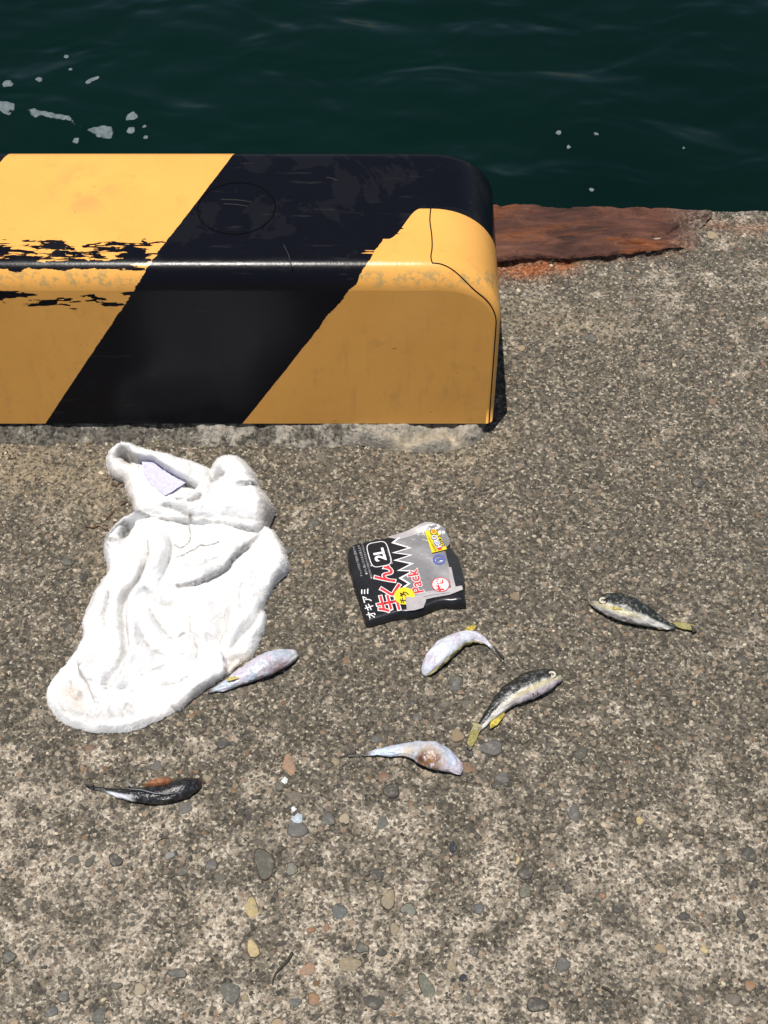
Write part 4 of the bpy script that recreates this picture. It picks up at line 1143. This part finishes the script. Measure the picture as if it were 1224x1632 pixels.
def text(name, body, size, at, m, h=0.0016, offset=0.0, parent=bag, bold=0.0, sx=1.0, align='CENTER', shear=0.0, turn=0.0):
    cu = bpy.data.curves.new(name, 'FONT')
    cu.body = body; cu.size = size; cu.align_x = align; cu.align_y = 'CENTER'
    cu.offset = offset; cu.resolution_u = 3; cu.shear = shear
    tmp = bpy.data.objects.new(name, cu)
    COL.objects.link(tmp)
    dg = bpy.context.evaluated_depsgraph_get()
    me = bpy.data.meshes.new_from_object(tmp.evaluated_get(dg))
    bpy.data.objects.remove(tmp); bpy.data.curves.remove(cu)
    n = len(me.vertices)
    co = np.zeros(n * 3, np.float32); me.vertices.foreach_get('co', co)
    co = co.reshape(-1, 3).copy()
    r = Matrix.Rotation(turn, 3, 'Z')
    rd = r @ RD; up = r @ UP
    x = at[0] + co[:, 0] * sx * rd.x + co[:, 1] * up.x
    y = at[1] + co[:, 0] * sx * rd.y + co[:, 1] * up.y
    z = bag_z(x, y) + h
    me.vertices.foreach_set('co', np.stack([x, y, z], 1).astype(np.float32).ravel())
    me.materials.clear()
    me.update()
    return link_mesh(name, me, m, parent, shade=False)


def disc(name, at, r, m, h, parent=bag, inner=0.0, rx=1.0):
    n = 28
    V = []; F = []
    for k in range(n):
        a = 2 * math.pi * k / n
        for q in ((r, inner) if inner else (r,)):
            x = at[0] + q * math.cos(a); y = at[1] + q * rx * math.sin(a)
            V.append((x, y, float(bag_z(np.array([x]), np.array([y]))[0]) + h))
    if inner:
        for k in range(n):
            j = (k + 1) % n
            F.append([2 * k, 2 * j, 2 * j + 1, 2 * k + 1])
    else:
        F.append(list(range(n)))
    return link_mesh(name, mesh_np(name, np.array(V), F), m, parent, shade=False)


for body, at, sz in [('生', (0.0068,1.0237), 0.0285), ('く', (0.0105,1.0423), 0.0285), ('ん', (0.0018,1.0635), 0.0285)]:
    text('lettering', body, sz, at, WHITE, 0.0015, 0.0016)
    text('lettering', body, sz, at, RED, 0.0020, 0.0005)
disc('lettering', (0.0050,1.0760), 0.0030, WHITE, 0.0015)
disc('lettering', (0.0050,1.0760), 0.0020, RED, 0.0020)
text('lettering', 'オキアミ', 0.0125, (-0.0183,1.0228), WHITE, 0.0015, 0.0002, sx=0.92)
text('lettering', 'Pack', 0.0190, (0.0385,1.0537), WHITE, 0.0015, 0.0011, sx=1.0)
text('lettering', 'Pack', 0.0190, (0.0385,1.0537), RED, 0.0020, 0.0003, sx=1.0)
text('lettering', '2L', 0.0185, (-0.0048,1.0946), WHITE, 0.0015, 0.0007, sx=1.05)
# rounded frame round the size
fr = []
cx0, cy0 = (-0.0061,1.0955)
for k in range(37):
    a = 2 * math.pi * k / 36
    ex = abs(math.cos(a)) ** 0.45 * math.copysign(1, math.cos(a)); ey = abs(math.sin(a)) ** 0.45 * math.copysign(1, math.sin(a))
    q = Vector((cx0, cy0, 0)) + RD * ex * 0.0188 + UP * ey * 0.0128
    fr.append((q.x, q.y))
strip('size_frame', fr, 0.0010, WHITE, 0.0015)
for at, L, s in [((-0.0321,1.0848), 'チャック付きで保存に便利です', 0.0034), ((-0.0259,1.0871), '●さし餌にそのまま使えます', 0.0036), ((-0.0214,1.0876), '●加工済みで保存ができる針もちのよいエサ', 0.0030), ((-0.0172,1.0871), '●キアミ サイズ', 0.0030), ((0.0075,1.0918), '要冷凍 -18℃以下', 0.0030)]:
    text('small_print', L, s, at, GRYP, 0.0014)
# brand label
lab_o = [(0.0495,1.1325), (0.0637,1.1359), (0.0773,1.1016), (0.0587,1.0960)]
sheet('brand_label', lab_o, YEL, 0.0032)
lt = math.atan2(*(Vector((*(0.0631,1.1344), 0)) - Vector((*(0.0762,1.1023), 0))).yx) - math.atan2(RD.y, RD.x)
disc('brand_mark', (0.0616,1.1272), 0.0048, BLKP, 0.0038)
disc('brand_mark', (0.0616,1.1272), 0.0039, YEL, 0.0041)
disc('brand_mark', (0.0616,1.1277), 0.0026, ORG, 0.0044)
text('lettering', 'HIRO', 0.0086, (0.0647,1.1129), BLU, 0.0039, 0.0009, turn=lt)
text('lettering', 'HIRO', 0.0086, (0.0647,1.1129), WHITE, 0.0043, 0.0001, turn=lt)
text('lettering', 'ヒロキュー', 0.0046, (0.0697,1.1158), BLKP, 0.0039, 0.0002, turn=lt)
text('small_print', '株式会社ヒロキュー', 0.0030, (0.0586,1.1110), BLKP, 0.0039, 0.0, turn=lt)
sheet('label_stripe', [(0.0656,1.1026), (0.0702,1.1040), (0.0709,1.1011), (0.0663,1.0993)], RED, 0.0041)
disc('recycling_mark', (0.0674,1.0876), 0.0078, BLU, 0.0014, inner=0.0052)
strip('recycling_mark', [(0.0634,1.0859), (0.0714,1.0894)], 0.0030, BLU, 0.0016)
disc('zip_badge', (0.0245,1.0327), 0.0125, YEL, 0.0022)
text('lettering', 'チャ', 0.0085, (0.0225,1.0300), BLKP, 0.0027, 0.0003)
text('lettering', 'ック', 0.0085, (0.0271,1.0318), BLKP, 0.0027, 0.0003)
disc('zip_badge', (0.0682,1.0491), 0.0108, WHITE, 0.0023)
disc('zip_badge', (0.0682,1.0491), 0.0108, RED, 0.0026, inner=0.0098)
text('lettering', '付き', 0.0095, (0.0682,1.0489), RED, 0.0028, 0.0005, turn=-0.2)

# ------------------------------------------------------------------ pufferfish
FISHM = Mat('wet_fish_skin', 0.27, 0.55)
fcol = FISHM.attr('tint', 'Color')
fn = FISHM.noise(420, 4, 0.6)
FISHM.color(FISHM.mix(0.7, fcol, FISHM.ramp(FISHM.noise(230, 5, 0.68), [(0.3, (.28, .28, .29)), (0.7, (.68, .67, .66))]), 'OVERLAY'))
FISHM.normal(FISHM.bump(FISHM.math('ADD', fn, FISHM.math('MULTIPLY', FISHM.noise(150, 3), 2.2)), 0.5, 0.0012))
FINY = simple_mat('yellow_fin', (.42, .33, .055), 0.45, 0.4, 0.5, 300, 0.3)
FINO = simple_mat('olive_tail_fin', (.25, .22, .07), 0.5, 0.5, 0.45, 350, 0.3)
FIND = simple_mat('dark_tail_fin', (.05, .04, .028), 0.5, 0.5, 0.4, 350, 0.3)
EYEW = simple_mat('pale_eye_ring', (.60, .54, .42), 0.35, 0.6, 0.12)
EYED = simple_mat('clouded_pupil', (.16, .145, .12), 0.2, 0.6, 0.2)
GUT = simple_mat('dried_flesh', (.22, .085, .035), 0.55, 0.5, 0.55, 240, 0.8)
fish_group = 'dead pufferfish lying on the concrete'


def lerp3(a, b, f):
    return np.array(a)[None] * (1 - f[:, None]) + np.array(b)[None] * f[:, None]


def fish_body(parent, spine, colour, flat=0.9, seed=0, slim=0.87, wrinkle=0.0012, zadd=0.0, keel=0.0):
    S = catmull(spine, 18)
    n = len(S); m = 44
    V = []; tt = []; cc = []; ss = []
    seg = np.concatenate([[0], np.cumsum(np.hypot(*np.diff(S[:, :2], axis=0).T))]); seg /= seg[-1]
    for i in range(n):
        p = S[i, :2]
        q = S[min(i + 1, n - 1), :2] - S[max(i - 1, 0), :2]
        q /= np.hypot(*q)
        nrm = np.array([-q[1], q[0]])          # left of head -> tail
        w = max(S[i, 2] * slim, 0.0005) * (0.55 if i in (0,) else 1.0)
        h = max(w * flat, 0.0008)
        for k in range(m):
            a = 2 * math.pi * k / m
            ca_, sa_ = math.cos(a), math.sin(a)
            rr = 1 + wrinkle / w * 1.5 * float(fbm(np.array([seg[i] * 9 + 3]), np.array([min(a, 2 * math.pi - a) * 1.6]), 1.6, 3, seed)[0])
            x = p[0] + nrm[0] * w * ca_ * rr; y = p[1] + nrm[1] * w * ca_ * rr
            z = h * (1 + sa_ * rr) * (0.92 if sa_ < 0 else 1.0) + zadd + 0.0004
            z += keel * w * max(0, 1 - abs(ca_) * 3) * (sa_ > 0)
            V.append((x, y, z)); tt.append(seg[i]); cc.append(ca_); ss.append(sa_)
    F = []
    for i in range(n - 1):
        for k in range(m):
            a = i * m + k; b = i * m + (k + 1) % m
            F.append([a, b, b + m, a + m])
    F.append(list(range(m))[::-1]); F.append([(n - 1) * m + k for k in range(m)])
    V = np.array(V)
    me = mesh_np('body', V, F)
    set_col(me, np.clip(colour(np.array(tt), np.array(cc), np.array(ss), V[:, 0], V[:, 1]), 0, 1))
    return link_mesh('body', me, FISHM.m, parent), S


def side_colour(sign, belly=(.66, .64, .60), pink=(.62, .56, .58), thr=0.05, tail_dark=0.93):
    def f(t, c, s, x, y):
        a = c * sign                           # +1 = back of the fish
        wob = 0.16 * fbm(x, y, 190, 3, 3)
        k = smooth(thr - 0.14, thr + 0.14, a + wob)
        dark = lerp3((.020, .022, .020), (.13, .135, .125), smooth(0.50, 0.80, 0.6 * vnoise(x * 620, y * 620, 8) + 0.4 * vnoise(x * 260, y * 260, 12)) * smooth(0.95, 0.45, a))
        dark = dark * (1 - 0.55 * smooth(0.5, 1.0, a))[:, None]
        lite = lerp3(belly, pink, smooth(thr - 0.25, thr - 0.6, a) * smooth(0.85, 0.3, t))
        yl = np.exp(-((a - (thr - 0.22)) / 0.16) ** 2) * smooth(0.75, 0.45, t)
        lite = lite * (1 - 0.62 * yl[:, None]) + np.array((.50, .42, .10))[None] * 0.62 * yl[:, None]
        col = lite * (1 - k[:, None]) + dark * k[:, None]
        snout = smooth(0.10, 0.02, t)
        col = col * (1 - .5 * snout[:, None]) + np.array((.24, .23, .15))[None] * .5 * snout[:, None]
        td = smooth(tail_dark - 0.04, tail_dark + 0.03, t)
        return col * (1 - td[:, None]) + np.array((.05, .05, .048))[None] * td[:, None]
    return f


def belly_colour(sign=0, edge=0.80, tint=(.64, .66, .70), warm=None, tail=0.80, rim=(.06, .06, .055)):
    def f(t, c, s, x, y):
        col = lerp3(tint, (.58, .55, .63), smooth(0.4, 0.7, vnoise(x * 120, y * 120, 5)))
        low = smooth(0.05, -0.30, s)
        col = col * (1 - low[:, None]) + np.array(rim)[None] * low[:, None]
        if sign:
            e = smooth(edge - .15, edge + .1, c * sign)
            col = col * (1 - e[:, None]) + np.array((.42, .36, .08))[None] * e[:, None]
        if warm is not None:
            for (wx_, wy_), r_, rgb, a_ in warm:
                e = a_ * np.exp(-(((x - wx_) ** 2 + (y - wy_) ** 2) / r_ ** 2)) * smooth(0.3, .5, vnoise(x * 420, y * 420, 9) + .22 * (a_ > .8)) * (s > -0.2)
                col = col * (1 - e[:, None]) + np.array(rgb)[None] * e[:, None]
        k = smooth(tail - .03, tail + .05, t)
        return col * (1 - k[:, None]) + np.array((.09, .08, .07))[None] * k[:, None]
    return f


def eye(parent, at, z, r=0.0036):
    e = []
    for k in range(19):
        a = 2 * math.pi * k / 18
        e.append((at[0] + r * math.cos(a), at[1] + r * 0.9 * math.sin(a), z))
    o = link_mesh('eye', tube('eye', e, r * 0.42, 7), EYEW, parent)
    V = []; F = []
    m = 14
    for j, (q, dz) in enumerate(((1.0, 0.0), (0.8, 0.35), (0.45, 0.55))):
        for k in range(m):
            a = 2 * math.pi * k / m
            V.append((at[0] + r * q * math.cos(a) * .85, at[1] + r * q * .8 * math.sin(a), z + r * dz * .6))
    V.append((at[0], at[1], z + r * .38))
    for j in range(2):
        for k in range(m):
            F.append([j * m + k, j * m + (k + 1) % m, (j + 1) * m + (k + 1) % m, (j + 1) * m + k])
    for k in range(m):
        F.append([2 * m + k, 2 * m + (k + 1) % m, 3 * m])
    p = link_mesh('pupil', mesh_np('pupil', np.array(V), F), EYED, o)
    return o


def eye_on(parent, S, i, c, flat):
    q = S[i + 1, :2] - S[i - 1, :2]; q = q / np.hypot(*q)
    w = S[i, 2] * 0.87
    eye(parent, (S[i, 0] - q[1] * w * c, S[i, 1] + q[0] * w * c), w * flat * (1 + math.sqrt(1 - c * c)) - 0.0002, 0.0036)


def fin(name, parent, pts, z0, z1, m):
    n = len(pts)
    zs = [z0 if i in (0, n - 1) else z1 + 0.0008 * math.sin(i * 2.1) for i in range(n)]
    return link_mesh(name, fin_mesh(name, pts, zs), m, parent, shade=False)


# 1: on its side, dark back away from the camera, nose to the left
f1 = thing('pufferfish', 'dark-backed pufferfish farthest right, lying on its side with nose to the left', 'fish', (*(0.3001,1.0198), 0), fish_group)
_, S1 = fish_body(f1, [(0.2496,1.0330,0.0037),(0.2547,1.0302,0.0092),(0.2641,1.0257,0.0143),(0.2800,1.0193,0.0184),(0.2980,1.0121,0.0174),(0.3146,1.0058,0.0137),(0.3282,1.0004,0.0087),(0.3382,0.9968,0.0055),(0.3462,0.9950,0.0041)], side_colour(1, thr=-0.52, belly=(.60,.60,.57), tail_dark=0.95), 0.82, 1)
eye_on(f1, S1, 34, -0.30, 0.82)
fin('tail_fin', f1, [(0.3456,1.0017), (0.3575,1.0008), (0.3708,0.9979), (0.3718,0.9932), (0.3669,0.9896), (0.3552,0.9925), (0.3450,0.9963)], 0.005, 0.004, FINO)
fin('tail_tip', f1, [(0.3649,0.9968), (0.3714,0.9950), (0.3715,0.9896), (0.3658,0.9861)], 0.0055, 0.0045, FIND)
fin('anal_fin', f1, [(0.3157,1.0006), (0.3245,0.9988), (0.3333,0.9959), (0.3359,0.9923), (0.3269,0.9923), (0.3196,0.9952)], 0.006, 0.0025, FINY)
fin('pectoral_fin', f1, [(0.2714,1.0125), (0.2791,1.0143), (0.2847,1.0107), (0.2813,1.0071), (0.2725,1.0080)], 0.0215, 0.0225, FINY)

# 2: curved, white belly up, under the bag
f2 = thing('pufferfish', 'small curved pufferfish with pale belly up, lying just below the bait bag', 'fish', (*(0.0798,0.9618), 0), fish_group)
fish_body(f2, [(0.0473,0.9287,0.0030),(0.0503,0.9338,0.0085),(0.0570,0.9433,0.0130),(0.0691,0.9571,0.0148),(0.0811,0.9685,0.0132),(0.0932,0.9764,0.0107),(0.1052,0.9799,0.0084),(0.1169,0.9764,0.0052),(0.1233,0.9711,0.0029),(0.1309,0.9606,0.0016),(0.1399,0.9476,0.0013)], belly_colour(-1, 0.95, (.64, .67, .74), tail=0.80), 0.8, 2)
fin('dorsal_fin', f2, [(0.0950,0.9852), (0.0996,0.9905), (0.1072,0.9939), (0.1093,0.9912), (0.1053,0.9843)], 0.012, 0.011, FINY)
fin('tail_fin', f2, [(0.1267,0.9730), (0.1364,0.9581), (0.1413,0.9529), (0.1390,0.9503), (0.1301,0.9651)], 0.004, 0.005, FIND)

# 3: middle right, on its side, nose to the upper right
f3 = thing('pufferfish', 'olive-tailed pufferfish with dark speckled back, nose pointing to the upper right', 'fish', (*(0.1542,0.9019), 0), fish_group)
_, S3 = fish_body(f3, [(0.2077,0.9255,0.0034),(0.2041,0.9255,0.0075),(0.1944,0.9221,0.0122),(0.1779,0.9137,0.0178),(0.1608,0.9053,0.0177),(0.1438,0.8961,0.0145),(0.1295,0.8836,0.0103),(0.1182,0.8705,0.0067),(0.1100,0.8607,0.0045),(0.1055,0.8551,0.0037)],
          side_colour(-1, thr=-0.36, pink=(.60, .52, .58), tail_dark=0.975), 0.82, 3)
eye_on(f3, S3, 38, 0.12, 0.82)
fin('tail_fin', f3, [(0.1026,0.8631), (0.0980,0.8524), (0.0942,0.8432), (0.0932,0.8352), (0.0988,0.8336), (0.1032,0.8403), (0.1079,0.8524), (0.1110,0.8599)], 0.007, 0.004, FINO)
fin('tail_tip', f3, [(0.0931,0.8378), (0.0930,0.8320), (0.0964,0.8296), (0.1000,0.8322)], 0.0045, 0.0035, FIND)
fin('anal_fin', f3, [(0.1305,0.8822), (0.1378,0.8839), (0.1374,0.8746), (0.1290,0.8621), (0.1202,0.8562), (0.1205,0.8637), (0.1244,0.8730)], 0.009, 0.004, FINY)
fin('torn_vent', f3, [(0.1372,0.8883), (0.1438,0.8908), (0.1495,0.8899), (0.1459,0.8870), (0.1393,0.8845)], 0.008, 0.006, simple_mat('blood', (.20, .04, .02), 0.4, 0.5, 0.4))
for q in ((0.1701,0.8934), (0.1753,0.8948)):
    fin('spot', f3, [(q[0] - .0012, q[1]), (q[0], q[1] + .0009), (q[0] + .0012, q[1]), (q[0], q[1] - .0009)], 0.0190, 0.0190, FIND)

# 4: belly up with a brown torn patch, bottom centre
f4 = thing('pufferfish', 'bluish white pufferfish with a brown stained belly, nose to the right', 'fish', (*(0.0479,0.8244), 0), fish_group)
fish_body(f4, [(0.0870,0.8038,0.0031),(0.0835,0.8053,0.0070),(0.0739,0.8108,0.0120),(0.0615,0.8171,0.0164),(0.0476,0.8218,0.0165),(0.0351,0.8266,0.0122),(0.0239,0.8290,0.0083),(0.0126,0.8282,0.0071),(0.0014,0.8274,0.0063),(-0.0084,0.8274,0.0040),(-0.0189,0.8258,0.0022),(-0.0308,0.8242,0.0016),(-0.0406,0.8234,0.0013)],
          belly_colour(0, tint=(.52, .60, .74), tail=0.80,
                       warm=[((0.0486,0.8106), 0.020, (.50, .40, .27), 0.9), ((0.0499,0.8075), 0.012, (.27, .13, .05), 1.0), ((0.0410,0.8129), 0.006, (.10, .035, .015), 1.0), ((0.0584,0.8114), 0.004, (.16, .05, .03), 1.0), ((0.0266,0.8240), 0.010, (.60, .52, .40), .8)]), 0.72, 4, 0.92, 0.0012)
fin('tail_fin', f4, [(-0.0324,0.8291), (-0.0415,0.8275), (-0.0422,0.8249), (-0.0323,0.8251)], 0.004, 0.003, FIND)

# 5: dried black one, bottom left
f5 = thing('pufferfish', 'shrivelled black pufferfish with orange-brown dried flesh on its back', 'fish', (*(-0.2611,0.7799), 0), fish_group)


def black_fish(t, c, s, x, y):
    col = lerp3((.014, .014, .016), (.045, .045, .047), smooth(0.5, 0.8, vnoise(x * 500, y * 500, 4)))
    k = smooth(0.25, 0.6, c) * smooth(0.53, 0.62, t) * smooth(0.84, 0.78, t)
    col = col * (1 - k[:, None]) + np.array((.62, .63, .68))[None] * k[:, None]
    r = smooth(0.03, 0.0, t)
    return col * (1 - r[:, None]) + np.array((.10, .03, .025))[None] * r[:, None]


fish_body(f5, [(-0.2022,0.7896,0.0031),(-0.2049,0.7888,0.0055),(-0.2128,0.7842,0.0089),(-0.2235,0.7788,0.0109),(-0.2409,0.7735,0.0101),(-0.2593,0.7720,0.0092),(-0.2767,0.7735,0.0072),(-0.2908,0.7765,0.0049),(-0.3035,0.7796,0.0030),(-0.3155,0.7819,0.0023),(-0.3234,0.7842,0.0019),(-0.3292,0.7865,0.0011)], black_fish, 0.72, 5, 1.05, 0.0012, keel=0.05)
rid = [(-0.2793,0.7754), (-0.2652,0.7734), (-0.2510,0.7691), (-0.2372,0.7683), (-0.2285,0.7706)]
link_mesh('lateral_ridge', tube('lateral_ridge', [(a, b, 0.0158 + .002 * math.sin(i * .8)) for i, (a, b) in enumerate(rid)], 0.0007, 5), simple_mat('ridge_grey', (.16, .17, .18), 0.4, 0.5), f5)
gut_o = catmull([(-0.2662,0.7809), (-0.2626,0.7870), (-0.2541,0.7916), (-0.2426,0.7947), (-0.2327,0.7924), (-0.2294,0.7870), (-0.2360,0.7824), (-0.2494,0.7786)], 4, True)
link_mesh('dried_flesh', patch('dried_flesh', gut_o, lambda x, y, d: 0.003 + 0.012 * smooth(-.001, .005, d) + 0.0016 * fbm(x, y, 260, 3, 3), 0.0012)[0], GUT, f5)
fin('tail_fin', f5, [(-0.3201,0.7863), (-0.3297,0.7909), (-0.3315,0.7876), (-0.3226,0.7830)], 0.005, 0.004, FIND)
fin('pectoral_fin', f5, [(-0.2769,0.7778), (-0.2848,0.7850), (-0.2829,0.7865), (-0.2743,0.7793)], 0.014, 0.012, simple_mat('fin_grey', (.22, .22, .2), 0.5, 0.4))

# 6: half under the towel
f6 = thing('pufferfish', 'pale pufferfish with its tail tucked under the edge of the towel', 'fish', (*(-0.1443,0.9358), 0), fish_group)
fish_body(f6, [(-0.1015,0.9578,0.0034),(-0.1051,0.9560,0.0069),(-0.1151,0.9500,0.0115),(-0.1294,0.9422,0.0149),(-0.1465,0.9327,0.0145),(-0.1628,0.9242,0.0110),(-0.1775,0.9158,0.0080),(-0.1909,0.9098,0.0047),(-0.2036,0.9065,0.0025)],
          belly_colour(-1, 0.95, (.48, .54, .63), tail=0.93, warm=[((-0.1210,0.9295), 0.010, (.20, .08, .05), 0.95), ((-0.1337,0.9210), 0.009, (.22, .09, .06), .8), ((-0.1039,0.9489), 0.007, (.55, .57, .46), .6), ((-0.1319,0.9301), .012, (.50, .45, .50), .5)]), 0.82, 6, 0.90, 0.0012)
fin('anal_fin', f6, [(-0.1815,0.9148), (-0.1766,0.9184), (-0.1694,0.9194), (-0.1670,0.9169), (-0.1735,0.9141), (-0.1793,0.9131)], 0.0146, 0.0150, FINY)

# ------------------------------------------------------------------ small litter
SHELL = simple_mat('shell_white', (.74, .74, .72), 0.4, 0.5, 0.1)
SCALE = simple_mat('shell_blue', (.46, .54, .60), 0.25, 0.6, 0.2)


def chip(name, at, r, m, label, cat, group=None, h=0.002):
    o = [(at[0] + r * (1 + .25 * math.sin(2 * k + r * 9e3)) * math.cos(k * .785), at[1] + r * (1 + .2 * math.cos(3 * k)) * math.sin(k * .785)) for k in range(8)]
    me = patch(name, o, lambda x, y, d: ground_z(x, y) + 0.0008 + h * smooth(-.0005, r * .7, d), r / 4)[0]
    return put_props(link_mesh(name, me, m), label, cat, group)


chip('shell_fragment', (-0.1100,0.7938), 0.0040, SHELL, 'tiny white shell fragment just below the terracotta pebble', 'shell')
chip('shell_fragment', (-0.0989,0.7586), 0.0030, SHELL, 'white shell speck above the bluish shell flake', 'shell')
chip('shell_fragment', (-0.0944,0.7473), 0.0062, SCALE, 'bluish shell flake resting on a dark grey pebble', 'shell', None, 0.003)
TWIG = simple_mat('dry_rust_stem', (.10, .052, .028), 0.8, 0.3, 0.5)


def twig(name, pts, r, m, label, cat, group=None, lift_=0.001):
    P = catmull(pts, 4)
    r = r * 0.75
    me = tube(name, [(x, y, float(ground_z(np.array([x]), np.array([y]))[0]) + r + lift_) for x, y in P], r, 5, lambda t: 0.5 + 0.5 * math.sin(math.pi * min(1, t + .25)))
    return put_props(link_mesh(name, me, m), label, cat, group)


tg = 'dry stems beside the towel'
twig('dry_stem', [(-0.3491,1.2172), (-0.3426,1.2123), (-0.3393,1.2172), (-0.3378,1.2222)], 0.0013, TWIG, 'curled brown stem highest beside the towel flap', 'plant stem', tg)
twig('dry_stem', [(-0.3334,1.1815), (-0.3293,1.1845), (-0.3252,1.1871)], 0.0017, TWIG, 'stubby rust-brown stem touching the towel edge', 'plant stem', tg)
twig('dry_stem', [(-0.3497,1.1586), (-0.3452,1.1648), (-0.3398,1.1733), (-0.3341,1.1748)], 0.0012, TWIG, 'slanting brown stem midway along the sandy patch by the towel', 'plant stem', tg)
twig('dry_stem', [(-0.3739,1.1476), (-0.3650,1.1455), (-0.3572,1.1484), (-0.3510,1.1440), (-0.3404,1.1393)], 0.0012, TWIG, 'lowest and longest brown stem left of the towel', 'plant stem', tg)
twig('dry_stem', [(-0.3529,1.2383), (-0.3489,1.2287), (-0.3493,1.2191)], 0.0008, TWIG, 'hair-thin brown stem left of the towel flap', 'plant stem', tg)
WEED = simple_mat('dark_weed', (.045, .042, .032), 0.7, 0.3, 0.3)
twig('seaweed_strand', [(-0.0942,0.5961), (-0.0990,0.5868), (-0.1064,0.5789), (-0.1112,0.5717), (-0.1134,0.5626)], 0.0022, WEED, 'dark dried weed strand curving over the concrete at the bottom', 'seaweed')
twig('seaweed_strand', [(0.2201,0.5593), (0.2262,0.5574), (0.2303,0.5529), (0.2317,0.5484)], 0.0021, WEED, 'short comma-shaped weed scrap at the lower right', 'seaweed')
FLN = simple_mat('nylon_line', (.42, .40, .36), 0.3, 0.5, 0.1)
twig('fishing_line', [(0.3741,0.9618), (0.3796,0.9592), (0.3879,0.9548), (0.3946,0.9496), (0.4014,0.9461)], 0.00045, FLN, 'short pale fishing line scrap below the right-hand fish', 'fishing line')
